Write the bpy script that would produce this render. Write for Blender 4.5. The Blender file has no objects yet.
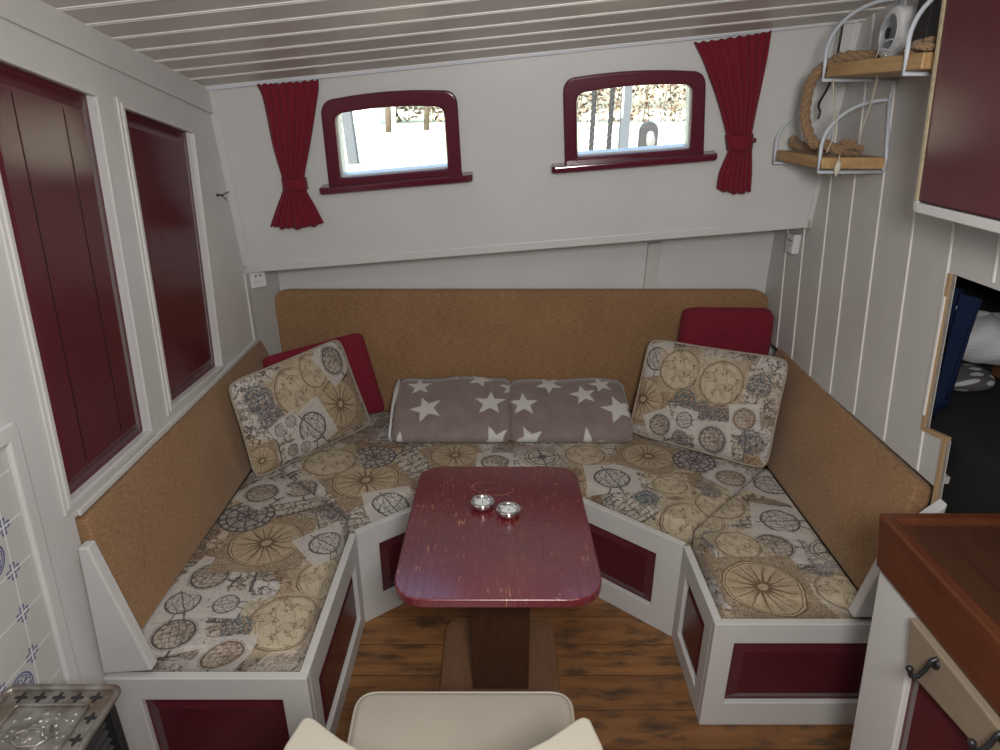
import bpy, bmesh, math, random
from mathutils import Vector as V
rnd = random.Random(7)
SC = bpy.context.scene
COL = SC.collection
PI = math.pi

# ------------------------------------------------------------------ camera
F = 650.0
TH = math.atan2(270.0, 650.0)
CT, ST = math.cos(TH), math.sin(TH)
EYE = V((0.0, 0.0, 1.6))

def ray(px, py):
    x = (px - 500.0) / F
    y = (375.0 - py) / F
    return V((x, CT + y * ST, -ST + y * CT))
def onX(px, py, X):
    d = ray(px, py); return EYE + d * (X / d.x)
def onY(px, py, Y):
    d = ray(px, py); return EYE + d * (Y / d.y)
def onZ(px, py, Z):
    d = ray(px, py); return EYE + d * ((Z - 1.6) / d.z)
# upper bulkhead plane  Y = A + B X + C Z
BA, BB, BC = 2.462, -0.030, -0.149
BN = V((BB, -1.0, BC)).normalized()          # points into the room
def onB(px, py, out=0.0):
    d = ray(px, py)
    t = (BA + BC * 1.6) / (d.y - BB * d.x - BC * d.z)
    p = EYE + d * t
    return p + BN * out
def ceil_z(x, y):
    return 1.648 + 0.081 * (x + 0.93) - 0.193 * (y - 2.24)

cam = bpy.data.cameras.new('camera')
cam.sensor_width = 36.0
cam.lens = F / 1000.0 * 36.0
cam.clip_start = 0.02
co = bpy.data.objects.new('camera', cam)
co.location = EYE
co.rotation_euler = (PI / 2 - TH, 0, 0)
COL.objects.link(co)
SC.camera = co

# ------------------------------------------------------------------ node helper
class E:
    """a float socket with arithmetic"""
    def __init__(s, nt, k): s.nt, s.k = nt, k
    def op(s, o, *a, clamp=False):
        n = s.nt.nodes.new('ShaderNodeMath'); n.operation = o; n.use_clamp = clamp
        for i, v in enumerate((s,) + a):
            if isinstance(v, E): s.nt.links.new(v.k, n.inputs[i])
            else: n.inputs[i].default_value = float(v)
        return E(s.nt, n.outputs[0])
    def __add__(s, o): return s.op('ADD', o)
    def __sub__(s, o): return s.op('SUBTRACT', o)
    def __mul__(s, o): return s.op('MULTIPLY', o)
    def __truediv__(s, o): return s.op('DIVIDE', o)
    __radd__ = __add__
    __rmul__ = __mul__
    def __rsub__(s, o): return (s * -1.0) + o
    def abs(s): return s.op('ABSOLUTE')
    def sin(s): return s.op('SINE')
    def cos(s): return s.op('COSINE')
    def sqrt(s): return s.op('SQRT')
    def lt(s, o): return s.op('LESS_THAN', o)
    def gt(s, o): return s.op('GREATER_THAN', o)
    def mx(s, o): return s.op('MAXIMUM', o)
    def mn(s, o): return s.op('MINIMUM', o)
    def floor(s): return s.op('FLOOR')
    def fract(s): return s.op('FRACT')
    def mod(s, o): return s.op('FLOORED_MODULO', o)
    def atan2(s, o): return s.op('ARCTAN2', o)
    def below(s, w, soft=0.3):      # 1 where s < w, soft edge
        n = s.nt.nodes.new('ShaderNodeMapRange'); n.clamp = True
        s.nt.links.new(s.k, n.inputs[0])
        n.inputs[1].default_value = w * (1 - soft); n.inputs[2].default_value = w * (1 + soft)
        n.inputs[3].default_value = 1.0; n.inputs[4].default_value = 0.0
        return E(s.nt, n.outputs[0])
    def ramp(s, a, b, lo=0.0, hi=1.0):
        n = s.nt.nodes.new('ShaderNodeMapRange'); n.clamp = True
        s.nt.links.new(s.k, n.inputs[0])
        for i, v in enumerate((a, b, lo, hi)): n.inputs[i + 1].default_value = v
        return E(s.nt, n.outputs[0])

def sep(nt, vec):
    n = nt.nodes.new('ShaderNodeSeparateXYZ'); nt.links.new(vec, n.inputs[0])
    return E(nt, n.outputs[0]), E(nt, n.outputs[1]), E(nt, n.outputs[2])
def comb(nt, x, y, z=0.0):
    n = nt.nodes.new('ShaderNodeCombineXYZ')
    for i, v in enumerate((x, y, z)):
        if isinstance(v, E): nt.links.new(v.k, n.inputs[i])
        else: n.inputs[i].default_value = v
    return n.outputs[0]
def mixc(nt, f, a, b):
    n = nt.nodes.new('ShaderNodeMix'); n.data_type = 'RGBA'
    if isinstance(f, E): nt.links.new(f.k, n.inputs[0])
    else: n.inputs[0].default_value = f
    for i, c in ((6, a), (7, b)):
        if isinstance(c, (tuple, list)): n.inputs[i].default_value = (c[0], c[1], c[2], 1)
        else: nt.links.new(c, n.inputs[i])
    return n.outputs[2]
def noise(nt, vec, scale, detail=3.0, rough=0.5, out=0):
    n = nt.nodes.new('ShaderNodeTexNoise')
    if vec is not None: nt.links.new(vec, n.inputs['Vector'])
    n.inputs['Scale'].default_value = scale
    n.inputs['Detail'].default_value = detail
    n.inputs['Roughness'].default_value = rough
    return E(nt, n.outputs[0]) if out == 0 else n.outputs[1]
def mapping(nt, vec, loc=(0, 0, 0), rot=0.0, scale=(1, 1, 1), typ='TEXTURE'):
    n = nt.nodes.new('ShaderNodeMapping'); n.vector_type = typ
    nt.links.new(vec, n.inputs[0])
    n.inputs[1].default_value = loc
    n.inputs[2].default_value = (0, 0, rot)
    n.inputs[3].default_value = scale
    return n.outputs[0]
def objco(nt):
    return nt.nodes.new('ShaderNodeTexCoord').outputs['Object']
def uvco(nt):
    return nt.nodes.new('ShaderNodeTexCoord').outputs['UV']

def new_mat(name, rough=0.5, spec=0.5, metal=0.0, coat=0.0, sheen=0.0):
    m = bpy.data.materials.new(name); m.use_nodes = True
    nt = m.node_tree
    b = nt.nodes['Principled BSDF']
    b.inputs['Roughness'].default_value = rough
    b.inputs['Specular IOR Level'].default_value = spec
    b.inputs['Metallic'].default_value = metal
    b.inputs['Coat Weight'].default_value = coat
    b.inputs['Coat Roughness'].default_value = 0.12
    b.inputs['Sheen Weight'].default_value = sheen
    return m, nt, b
def setc(nt, b, c):
    if isinstance(c, (tuple, list)): b.inputs['Base Color'].default_value = (c[0], c[1], c[2], 1)
    else: nt.links.new(c, b.inputs['Base Color'])
def bump(nt, b, h, strength=0.3, dist=0.002):
    n = nt.nodes.new('ShaderNodeBump')
    n.inputs['Strength'].default_value = strength
    n.inputs['Distance'].default_value = dist
    nt.links.new(h.k, n.inputs['Height'])
    nt.links.new(n.outputs[0], b.inputs['Normal'])

def painted(name, col, rough=0.4, var=0.06, coat=0.0, scale=4.0, spec=0.5, bstr=0.12):
    m, nt, b = new_mat(name, rough, spec, 0, coat)
    o = objco(nt)
    n1 = noise(nt, o, scale, 4)
    n2 = noise(nt, o, 45, 2)
    dark = tuple(c * (1 - 2 * var) for c in col)
    c = mixc(nt, n1.ramp(0.3, 0.7), dark, col)
    setc(nt, b, c)
    bump(nt, b, n2, bstr, 0.0015)
    return m

def wood(name, c1, c2, stretch=(1, 12, 12), scale=3.0, rough=0.45, coat=0.0):
    m, nt, b = new_mat(name, rough, 0.4, 0, coat)
    o = objco(nt)
    v = mapping(nt, o, scale=stretch, typ='POINT')
    n1 = noise(nt, v, scale, 6, 0.65)
    n2 = noise(nt, v, scale * 5, 3, 0.6)
    f = (n1.ramp(0.3, 0.7) * 0.7) + (n2.ramp(0.3, 0.7) * 0.3)
    setc(nt, b, mixc(nt, f, c1, c2))
    bump(nt, b, n2, 0.15, 0.002)
    return m

M = {}
M['white'] = painted('white_paint', (0.61, 0.60, 0.585), 0.38, 0.04)
M['white_wall'] = painted('bulkhead_paint', (0.59, 0.585, 0.575), 0.42, 0.03)
M['plank_white'] = painted('plank_paint', (0.53, 0.52, 0.50), 0.42, 0.04)
M['seam_highlight'] = painted('seam_highlight_white', (0.78, 0.77, 0.74), 0.4, 0.02)  # brighter white: highlights along the board seams put into the colour
M['ceil_paint'] = painted('ceiling_paint', (0.58, 0.545, 0.515), 0.38, 0.04)
M['rail_white'] = painted('rail_white', (0.66, 0.68, 0.74), 0.3, 0.02)
M['burgundy'] = painted('burgundy_gloss', (0.095, 0.015, 0.024), 0.22, 0.08, 0.0, 5, 0.5, 0.05)
M['frame_red'] = painted('window_burgundy', (0.105, 0.011, 0.026), 0.25, 0.08)
M['sill'] = painted('sill_burgundy', (0.105, 0.011, 0.026), 0.14, 0.08, 0.6)
M['wire'] = painted('pale_blue_wire', (0.56, 0.60, 0.66), 0.35, 0.02)
M['black'] = painted('black_plastic', (0.012, 0.012, 0.013), 0.45, 0.1)
M['iron'] = painted('black_iron', (0.02, 0.02, 0.021), 0.4, 0.1)
M['plastic_white'] = painted('white_plastic', (0.68, 0.69, 0.70), 0.3, 0.02)
M['brass'] = painted('aged_brass', (0.50, 0.42, 0.27), 0.45, 0.15, 0, 60)
M['chrome'] = new_mat('chrome', 0.08, 0.5, 1.0)[0]
M['chrome'].node_tree.nodes['Principled BSDF'].inputs['Base Color'].default_value = (0.85, 0.86, 0.88, 1)
M['wax'] = painted('candle_wax', (0.72, 0.74, 0.72), 0.5, 0.02)
M['shelf_wood'] = wood('pine_shelf', (0.30, 0.165, 0.065), (0.55, 0.36, 0.17), (12, 1, 12), 3)
M['ply'] = wood('plywood_edge', (0.36, 0.23, 0.115), (0.46, 0.31, 0.17), (10, 10, 1), 4)
M['mdf'] = wood('hook_board_wood', (0.19, 0.145, 0.10), (0.26, 0.20, 0.14), (10, 1, 10), 2.5, 0.6)
M['mahogany'] = wood('mahogany', (0.070, 0.021, 0.010), (0.135, 0.042, 0.018), (12, 1, 12), 3, 0.3, 0.25)
M['mahogany_dark'] = wood('mahogany_top', (0.048, 0.019, 0.011), (0.085, 0.033, 0.017), (10, 1, 10), 3, 0.35, 0.2)
M['pedestal'] = wood('pedestal_wood', (0.050, 0.022, 0.012), (0.085, 0.038, 0.020), (10, 10, 1), 4, 0.4)
M['foot'] = wood('foot_wood', (0.16, 0.078, 0.040), (0.23, 0.120, 0.064), (10, 1, 10), 4, 0.45)
M['dark_void'] = painted('bunk_shade_black', (0.004, 0.004, 0.0045), 0.9, 0.1)  # shade of the deep, unlit bunk painted as near-black
M['leather'] = painted('cream_leather', (0.41, 0.372, 0.305), 0.4, 0.04, 0, 6, 0.4, 0.2)

def fabric(name, c1, c2, sc=420.0, rough=0.9, sheen=0.2, weave=True, bs=0.4):
    m, nt, b = new_mat(name, rough, 0.2, 0, 0, sheen)
    o = objco(nt)
    x_, y_, z_ = sep(nt, o)
    n1 = noise(nt, comb(nt, x_ * (sc * 0.11) + y_ * (sc * 0.14), z_ * (sc * 0.75), 0.0), 1.0, 2)
    n2 = noise(nt, o, 7, 3)
    f = n1.ramp(0.28, 0.72) * 0.8 + n2.ramp(0.3, 0.7) * 0.2
    setc(nt, b, mixc(nt, f, c1, c2))
    bump(nt, b, n1, bs, 0.002)
    return m
M['brown'] = fabric('brown_upholstery', (0.180, 0.098, 0.046), (0.355, 0.205, 0.102), 420)
M['red_fabric'] = fabric('red_cushion_fabric', (0.150, 0.010, 0.022), (0.190, 0.014, 0.030), 200, 0.85, 0.1, True, 0.15)
M['curtain'] = fabric('red_curtain_fabric', (0.145, 0.008, 0.019), (0.195, 0.012, 0.027), 300, 0.8, 0.1, True, 0.2)
M['rope'] = fabric('hemp_rope', (0.19, 0.115, 0.060), (0.33, 0.21, 0.12), 500)
M['cord'] = fabric('thin_twine', (0.42, 0.38, 0.30), (0.55, 0.50, 0.40), 500)
M['white_cloth'] = fabric('white_cloth', (0.50, 0.50, 0.51), (0.60, 0.60, 0.61), 200)

# floor: boards running left to right
def floor_mat():
    m, nt, b = new_mat('floor_boards', 0.42, 0.4)
    o = objco(nt)
    x, y, z = sep(nt, o)
    row = (y - 0.003) / 0.1225
    idx = row.floor(); fr = row.fract()
    off = (idx * 12.9898).sin() * 43.7
    v = comb(nt, x * 1.6 + off, y * 16.0, idx * 3.1)
    g = noise(nt, v, 2.2, 6, 0.65)
    g2 = noise(nt, comb(nt, x * 1.0 + off, y * 3.0, 0.0), 7.0, 4, 0.6)
    tone = ((idx * 78.233).sin() * 437.5).fract()
    c = mixc(nt, g.ramp(0.3, 0.7), (0.15, 0.062, 0.022), (0.34, 0.160, 0.058))
    c = mixc(nt, tone * 0.45, c, (0.17, 0.075, 0.028))
    c = mixc(nt, g2.ramp(0.50, 0.64) * 0.85, c, (0.055, 0.036, 0.023))
    sc = noise(nt, comb(nt, x * 3.0, y * 26.0, 0.0), 9.0, 3)
    c = mixc(nt, sc.ramp(0.68, 0.78) * 0.7, c, (0.035, 0.022, 0.014))
    seam = (fr - 0.5).abs().gt(0.488)
    c = mixc(nt, seam * 0.8, c, (0.035, 0.017, 0.008))
    setc(nt, b, c)
    bump(nt, b, g + seam * -1.5, 0.12, 0.002)
    return m
M['floor'] = floor_mat()

# table: worn burgundy paint
def table_mat():
    m, nt, b = new_mat('worn_burgundy', 0.2, 0.9, 0, 0.25)
    o = objco(nt)
    x, y, z = sep(nt, o)
    grain = noise(nt, comb(nt, x * 170.0, y * 5.0, 0.0), 1.0, 3)
    big = noise(nt, o, 6, 3)
    c = mixc(nt, big.ramp(0.3, 0.7), (0.105, 0.012, 0.020), (0.145, 0.018, 0.028))
    scr = noise(nt, comb(nt, x * 260.0, y * 26.0, 1.0), 1.0, 2)
    scr2 = noise(nt, o, 130, 1)
    patch = noise(nt, mapping(nt, o, loc=(3, 1, 0), typ='POINT'), 9, 2)
    f = scr.ramp(0.635, 0.68) * patch.ramp(0.48, 0.59) + scr2.ramp(0.725, 0.75)
    # curled scratches behind the candle holders
    lx, ly, lz = sep(nt, mapping(nt, o, loc=(-0.022, 1.535, 0), rot=-0.25, scale=(0.06, 0.035, 1)))
    r = (lx * lx + ly * ly).sqrt()
    wob = noise(nt, o, 30, 2)
    ring = (r + wob * 0.5 - 1.2).abs().below(0.022) + ((lx - ly * 0.7) + wob * 0.4 - 0.25).abs().below(0.02) * r.lt(0.9)
    f = (f + ring * patch.ramp(0.25, 0.55)).mn(1.0)
    c = mixc(nt, f * 0.8, c, (0.50, 0.22, 0.09))
    setc(nt, b, c)
    bump(nt, b, grain, 0.35, 0.0012)
    nt.links.new(grain.ramp(0.2, 0.8, 0.17, 0.32).k, b.inputs['Roughness'])
    return m
M['table'] = table_mat()

# ------------------------------------------------------------------ printed map fabric
def group(name, fn, outs):
    g = bpy.data.node_groups.new(name, 'ShaderNodeTree')
    g.interface.new_socket('P', in_out='INPUT', socket_type='NodeSocketVector')
    for o in outs: g.interface.new_socket(o, in_out='OUTPUT', socket_type='NodeSocketFloat')
    gi = g.nodes.new('NodeGroupInput'); go = g.nodes.new('NodeGroupOutput')
    res = fn(g, gi.outputs[0])
    for i, r in enumerate(res): g.links.new(r.k, go.inputs[i])
    return g
def polar(nt, P):
    wob = nt.nodes.new('ShaderNodeVectorMath'); wob.operation = 'MULTIPLY_ADD'
    nt.links.new(noise(nt, P, 2.3, 2, 0.5, 1), wob.inputs[0])
    wob.inputs[1].default_value = (0.16, 0.16, 0); 
    sh = nt.nodes.new('ShaderNodeVectorMath'); sh.operation = 'SUBTRACT'
    nt.links.new(P, sh.inputs[0]); sh.inputs[1].default_value = (0.08, 0.08, 0)
    nt.links.new(sh.outputs[0], wob.inputs[2])
    x, y, z = sep(nt, wob.outputs[0])
    return x, y, (x * x + y * y).sqrt(), y.atan2(x)

def g_compass(nt, P):
    x, y, r, a = polar(nt, P)
    disc = r.below(1.0, 0.02)
    spokes = ((a * 8.0).sin().abs() * r / (1.12 - r).mx(0.05)).below(0.26, 0.3) * r.lt(0.93) * r.gt(0.16)
    rings = (r - 0.98).abs().below(0.02) + (r - 0.16).abs().below(0.03) + (r - 0.90).abs().below(0.012)
    wedge = (a * 12.0).sin().gt(0.0) * r.lt(0.82) * 0.22
    n = noise(nt, P, 6, 3)
    sq = x.abs().mx(y.abs()).below(1.2, 0.01)
    curl = ((n * 7.0).fract() - 0.5).abs().below(0.17) * (1.0 - disc) * sq * 0.75
    ink = (spokes * 0.85 + rings + wedge + curl + (n - 0.5).abs().below(0.012) * disc * 0.4).mn(1.0) * sq
    return ink, disc, sq
def g_globe(nt, P):
    x, y, r, a = polar(nt, P)
    disc = r.below(1.0, 0.03)
    k = (1.0 - y * y).mx(0.02).sqrt()
    mer = ((x / k * 2.6).fract() - 0.5).abs().below(0.08)
    par = ((y * 3.2).fract() - 0.5).abs().below(0.07)
    n = noise(nt, P, 3.5, 3)
    land = n.gt(0.53) * 0.45
    hatch = ((x * 8.0 + y * 8.0).fract() - 0.5).abs().below(0.22) * (x + y * 0.5).gt(0.0) * 0.5
    ring = (r - 0.98).abs().below(0.06) + (r - 1.12).abs().below(0.025) * 0.7
    stand = x.abs().below(0.06) * (y + 1.35).abs().lt(0.25) + ((y + 1.6).abs().below(0.05) * x.abs().lt(0.5))
    ink = ((mer.mx(par) * 0.6 + land + hatch) * disc + ring + stand).mn(1.0)
    return ink, disc, x.abs().mx(y.abs()).below(1.45, 0.01)
def g_armil(nt, P):
    x, y, r, a = polar(nt, P)
    ring = (r - 0.95).abs().below(0.055)
    e1 = ((x * x / 0.12 + y * y).sqrt() - 0.93).abs().below(0.05)
    u = x * 0.82 + y * 0.57; w = y * 0.82 - x * 0.57
    e2 = ((u * u + w * w / 0.09).sqrt() - 0.93).abs().below(0.07)
    e3 = ((w * w + u * u / 0.3).sqrt() - 0.93).abs().below(0.05)
    ax = (u - w * 0.3).abs().below(0.035) * r.lt(1.35)
    n = noise(nt, P, 5, 3)
    scr = (n - 0.5).abs().below(0.025) * r.lt(0.95) * 0.8
    leg = (x.abs() - (y * -0.25)).abs().below(0.04) * (y + 1.25).abs().lt(0.3)
    ink = (ring + e1 * 0.8 + e2 * 0.8 + e3 * 0.5 + ax + scr + leg).mn(1.0)
    return ink, r.below(0.95, 0.03), x.abs().mx(y.abs()).below(1.45, 0.01)
def g_hemi(nt, P):
    x, y, r, a = polar(nt, P)
    disc = r.below(1.0, 0.02)
    n = noise(nt, P, 2.0, 5, 0.6)
    coast = (n - 0.54).abs().below(0.012)
    land = n.gt(0.54) * 0.14
    k = (1.0 - y * y).mx(0.02).sqrt()
    mer = ((x / k * 2.0).fract() - 0.5).abs().below(0.025)
    ring = (r - 0.985).abs().below(0.022) + (r - 0.92).abs().below(0.012)
    ink = ((coast * 0.9 + land + mer * 0.5) * disc + ring).mn(1.0)
    return ink, disc, x.abs().mx(y.abs()).below(1.12, 0.01)
def g_dark(nt, P):
    x, y, r, a = polar(nt, P)
    band = (r - 0.88).abs().below(0.12, 0.1)
    tick = (a * 16.0).sin().gt(0.2)
    star = ((a * 4.0).sin().abs() * r).below(0.13) * r.lt(0.75)
    rings = (r - 1.0).abs().below(0.04) + (r - 0.76).abs().below(0.03) + (r - 0.35).abs().below(0.03)
    n = noise(nt, P, 5, 3)
    scr = (n - 0.5).abs().below(0.04) * r.lt(0.76) * 0.7
    ink = (band * tick * 0.8 + star + rings + scr).mn(1.0) * r.lt(1.06)
    return ink, r.below(1.0, 0.03), x.abs().mx(y.abs()).below(1.05, 0.01)
def g_star(nt, P):
    x, y, r, a = polar(nt, P)
    lines = ((a * 4.0).sin().abs() * r).below(0.035)  * r.lt(1.5)
    star = ((a * 2.0).sin().abs() * r / (1.02 - r).mx(0.01)).below(0.16) * r.lt(1.0)
    rings = (r - 0.62).abs().below(0.03) + (r - 0.78).abs().below(0.02) + (r - 0.13).abs().below(0.05)
    n = noise(nt, P, 5, 3)
    scr = (n - 0.5).abs().below(0.02) * r.lt(0.75) * 0.7
    ink = (lines + star * 0.9 + rings + scr).mn(1.0)
    return ink, r.below(0.78, 0.03), x.abs().mx(y.abs()).below(1.1, 0.01)
def g_text(nt, P):
    x, y, r, a = polar(nt, P)
    sq = x.abs().mx(y.abs()).below(1.0, 0.01)
    n = noise(nt, comb(nt, x * 7.0, y * 1.5), 3.0, 2)
    ln = ((y * 4.0 + n * 0.25).fract() - 0.5).abs().below(0.16) * n.gt(0.47) * x.abs().lt(0.85)
    edge = (x.abs().mx(y.abs()) - 0.97).abs().below(0.03)
    m = noise(nt, P, 4, 3)
    scr = (m - 0.5).abs().below(0.03) * 0.8
    return ((ln * 0.8 + edge + scr) * sq).mn(1.0), sq * 0.0, sq
def g_orn(nt, P):
    x, y, r, a = polar(nt, P)
    m = noise(nt, P, 3, 4)
    sq = (r + m * 0.9).below(1.3, 0.08)
    ink = (((m * 9.0).fract() - 0.5).abs().below(0.14) * sq).mn(1.0)
    return ink, (m - 0.5).abs().below(0.06) * sq, sq
OUT = ('Ink', 'Disc', 'Square')
GR = {k: group('print_' + k, f, OUT) for k, f in dict(compass=g_compass, globe=g_globe, armil=g_armil, hemi=g_hemi,
      dark=g_dark, star=g_star, text=g_text, orn=g_orn).items()}
CREAM = (0.485, 0.435, 0.37); PALE = (0.52, 0.495, 0.46); TAN = (0.34, 0.262, 0.17); YEL = (0.46, 0.375, 0.245)
INKB = (0.042, 0.036, 0.042); INKBR = (0.105, 0.055, 0.026); INKR = (0.16, 0.030, 0.035); TEAL = (0.05, 0.13, 0.16)
STY = dict(  # square colour/strength, disc colour, ink colour
    compass=(TAN, 0.85, (0.44, 0.35, 0.225), INKBR), globe=(PALE, 0.8, (0.42, 0.36, 0.29), INKB), armil=(PALE, 0.8, PALE, INKB),
    hemi=(YEL, 0.55, (0.48, 0.405, 0.28), INKBR), dark=(CREAM, 0.0, (0.36, 0.33, 0.31), INKB), star=(PALE, 0.3, (0.46, 0.42, 0.36), INKB),
    text=(CREAM, 0.9, CREAM, INKB), orn=(YEL, 0.3, TEAL, INKR))

SEATZ = 0.415
def map_fabric(name, motifs, uv=False, seed=0.0, fold=None):
    m, nt, b = new_mat(name, 0.85, 0.25, 0, 0, 0.1)
    o = uvco(nt) if uv else objco(nt)
    if fold:
        x_, y_, z_ = sep(nt, o)
        o = comb(nt, x_ + (z_ - SEATZ) * fold[0], y_ + (z_ - SEATZ) * fold[1])
    vo = nt.nodes.new('ShaderNodeTexVoronoi'); vo.distance = 'CHEBYCHEV'; vo.voronoi_dimensions = '2D'
    nt.links.new(mapping(nt, o, loc=(seed, seed * 2, 0), rot=0.12, typ='POINT'), vo.inputs['Vector'])
    vo.inputs['Scale'].default_value = 6.5; vo.inputs['Randomness'].default_value = 0.8
    rr, gg, bb = sep(nt, vo.outputs['Color'])
    c = mixc(nt, rr.gt(0.55), CREAM, PALE)
    c = mixc(nt, gg.gt(0.72) * 0.8, c, YEL)
    c = mixc(nt, bb.gt(0.82) * 0.8, c, (0.36, 0.25, 0.14))
    n = noise(nt, mapping(nt, o, loc=(seed, 0, 0), typ='POINT'), 22, 5, 0.6)
    n2 = noise(nt, o, 60, 3)
    n3 = noise(nt, o, 9, 3)
    c = mixc(nt, (n - 0.5).abs().below(0.024) * n3.ramp(0.36, 0.52) * 0.9, c, (0.07, 0.05, 0.045))
    c = mixc(nt, (n2 - 0.5).abs().below(0.03) * n3.ramp(0.6, 0.5) * 0.6, c, INKBR)
    c = mixc(nt, n2.ramp(0.62, 0.7) * rr.gt(0.6) * 0.5, c, INKR)
    edge = vo.outputs['Distance']
    c = mixc(nt, E(nt, edge).gt(0.46) * 0.5, c, INKBR)
    for kind, cx, cy, r, rot, *rest in motifs:
        g = nt.nodes.new('ShaderNodeGroup'); g.node_tree = GR[kind]
        nt.links.new(mapping(nt, o, loc=(cx, cy, 0), rot=rot, scale=(r, r, r)), g.inputs[0])
        sqc, sqs, dc, ic = STY[kind]
        if rest: ic = rest[0]
        c = mixc(nt, E(nt, g.outputs[2]) * sqs, c, sqc) if sqs else c
        c = mixc(nt, E(nt, g.outputs[1]) * 0.9, c, dc)
        c = mixc(nt, E(nt, g.outputs[0]) * 0.88, c, ic)
    n4 = noise(nt, mapping(nt, o, loc=(seed + 5, 2, 0), typ='POINT'), 40, 4, 0.6)
    c = mixc(nt, ((n4 * 6.0).fract() - 0.5).abs().below(0.045) * n3.ramp(0.40, 0.56) * 0.5, c, INKB)
    big = noise(nt, o, 30, 3)
    c = mixc(nt, big.ramp(0.5, 0.8) * 0.15, c, (0.3, 0.22, 0.14))
    setc(nt, b, c)
    fine = noise(nt, o, 500, 1)
    bump(nt, b, fine, 0.2, 0.001)
    return m

def seat_motif(kind, px, py, rpx, rot=0.0, *rest):
    p = onZ(px, py, SEATZ); q = onZ(px + rpx, py, SEATZ)
    return (kind, p.x, p.y, (q.x - p.x), rot) + rest
SM = [seat_motif(*a) for a in [
    ('text', 205, 590, 46, 0.05), ('text', 300, 490, 40, 0.5), ('text', 430, 462, 36, 0.8), ('text', 770, 535, 52, 0.05), ('text', 640, 500, 26, 0.7, INKB), ('text', 345, 520, 26, 0.4),
    ('hemi', 330, 577, 32, 0.5, INKBR), ('hemi', 285, 622, 38, 0.3), ('orn', 236, 628, 20, 0.3), ('globe', 174, 634, 20, 0.3), ('globe', 226, 655, 18, 0.1, INKBR), ('orn', 330, 660, 16, 0.9),
    ('armil', 183, 602, 17, 0.2), ('globe', 210, 576, 18, 1.3), ('armil', 226, 604, 13, 1.5), ('compass', 266, 543, 36, 0.06), ('dark', 247, 516, 26, 0.2),
    ('armil', 327, 543, 18, 0.7), ('globe', 301, 488, 15, 0.4), ('globe', 262, 493, 15, 1.0), ('orn', 338, 513, 15, 0.2), ('compass', 366, 480, 33, 0.62), ('dark', 374, 457, 21, 0.3),
    ('armil', 389, 502, 17, 0.3), ('hemi', 330, 462, 26, 0.4), ('orn', 400, 430, 14, 0.0), ('compass', 455, 455, 24, 0.5), ('globe', 495, 462, 13, 0.0), ('star', 542, 457, 22, 0.2),
    ('hemi', 585, 455, 20, 0.3), ('armil', 612, 478, 18, 0.0), ('compass', 648, 456, 26, -0.55), ('dark', 694, 461, 20, 0.2, (0.05, 0.025, 0.05)), ('hemi', 670, 485, 17, 0.4),
    ('orn', 647, 498, 15, 0.4, INKB), ('hemi', 693, 520, 30, -0.2), ('hemi', 720, 505, 24, 0.5), ('orn', 711, 492, 12, 0.0), ('globe', 731, 478, 14, 0.6, INKBR), ('armil', 771, 485, 17, 0.9),
    ('armil', 780, 521, 19, 1.3), ('globe', 774, 546, 18, 1.5), ('orn', 715, 540, 18, 0.3), ('hemi', 738, 545, 22, 0.3), ('hemi', 845, 592, 28, 0.2), ('orn', 822, 570, 12, 0.0), ('star', 830, 552, 24, 0.15),
    ('compass', 763, 587, 40, 0.04), ('dark', 803, 619, 25, 0.1), ('globe', 700, 590, 14, 0.5), ('armil', 810, 505, 13, 0.4)]]
def near(poly):
    cx = sum(p[0] for p in poly) / len(poly); cy = sum(p[1] for p in poly) / len(poly)
    out = []
    for m in SM:
        x, y, r_ = m[1], m[2], m[3]
        best = 9
        ins = False
        n = len(poly)
        for i in range(n):
            (ax, ay), (bx_, by_) = poly[i - 1], poly[i]
            dx, dy = bx_ - ax, by_ - ay
            t = max(0, min(1, ((x - ax) * dx + (y - ay) * dy) / (dx * dx + dy * dy)))
            best = min(best, math.hypot(x - ax - t * dx, y - ay - t * dy))
            if (ay > y) != (by_ > y) and x < (bx_ - ax) * (y - ay) / (by_ - ay) + ax: ins = not ins
        if ins or best < r_ * 1.1: out.append(m)
    return out
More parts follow.
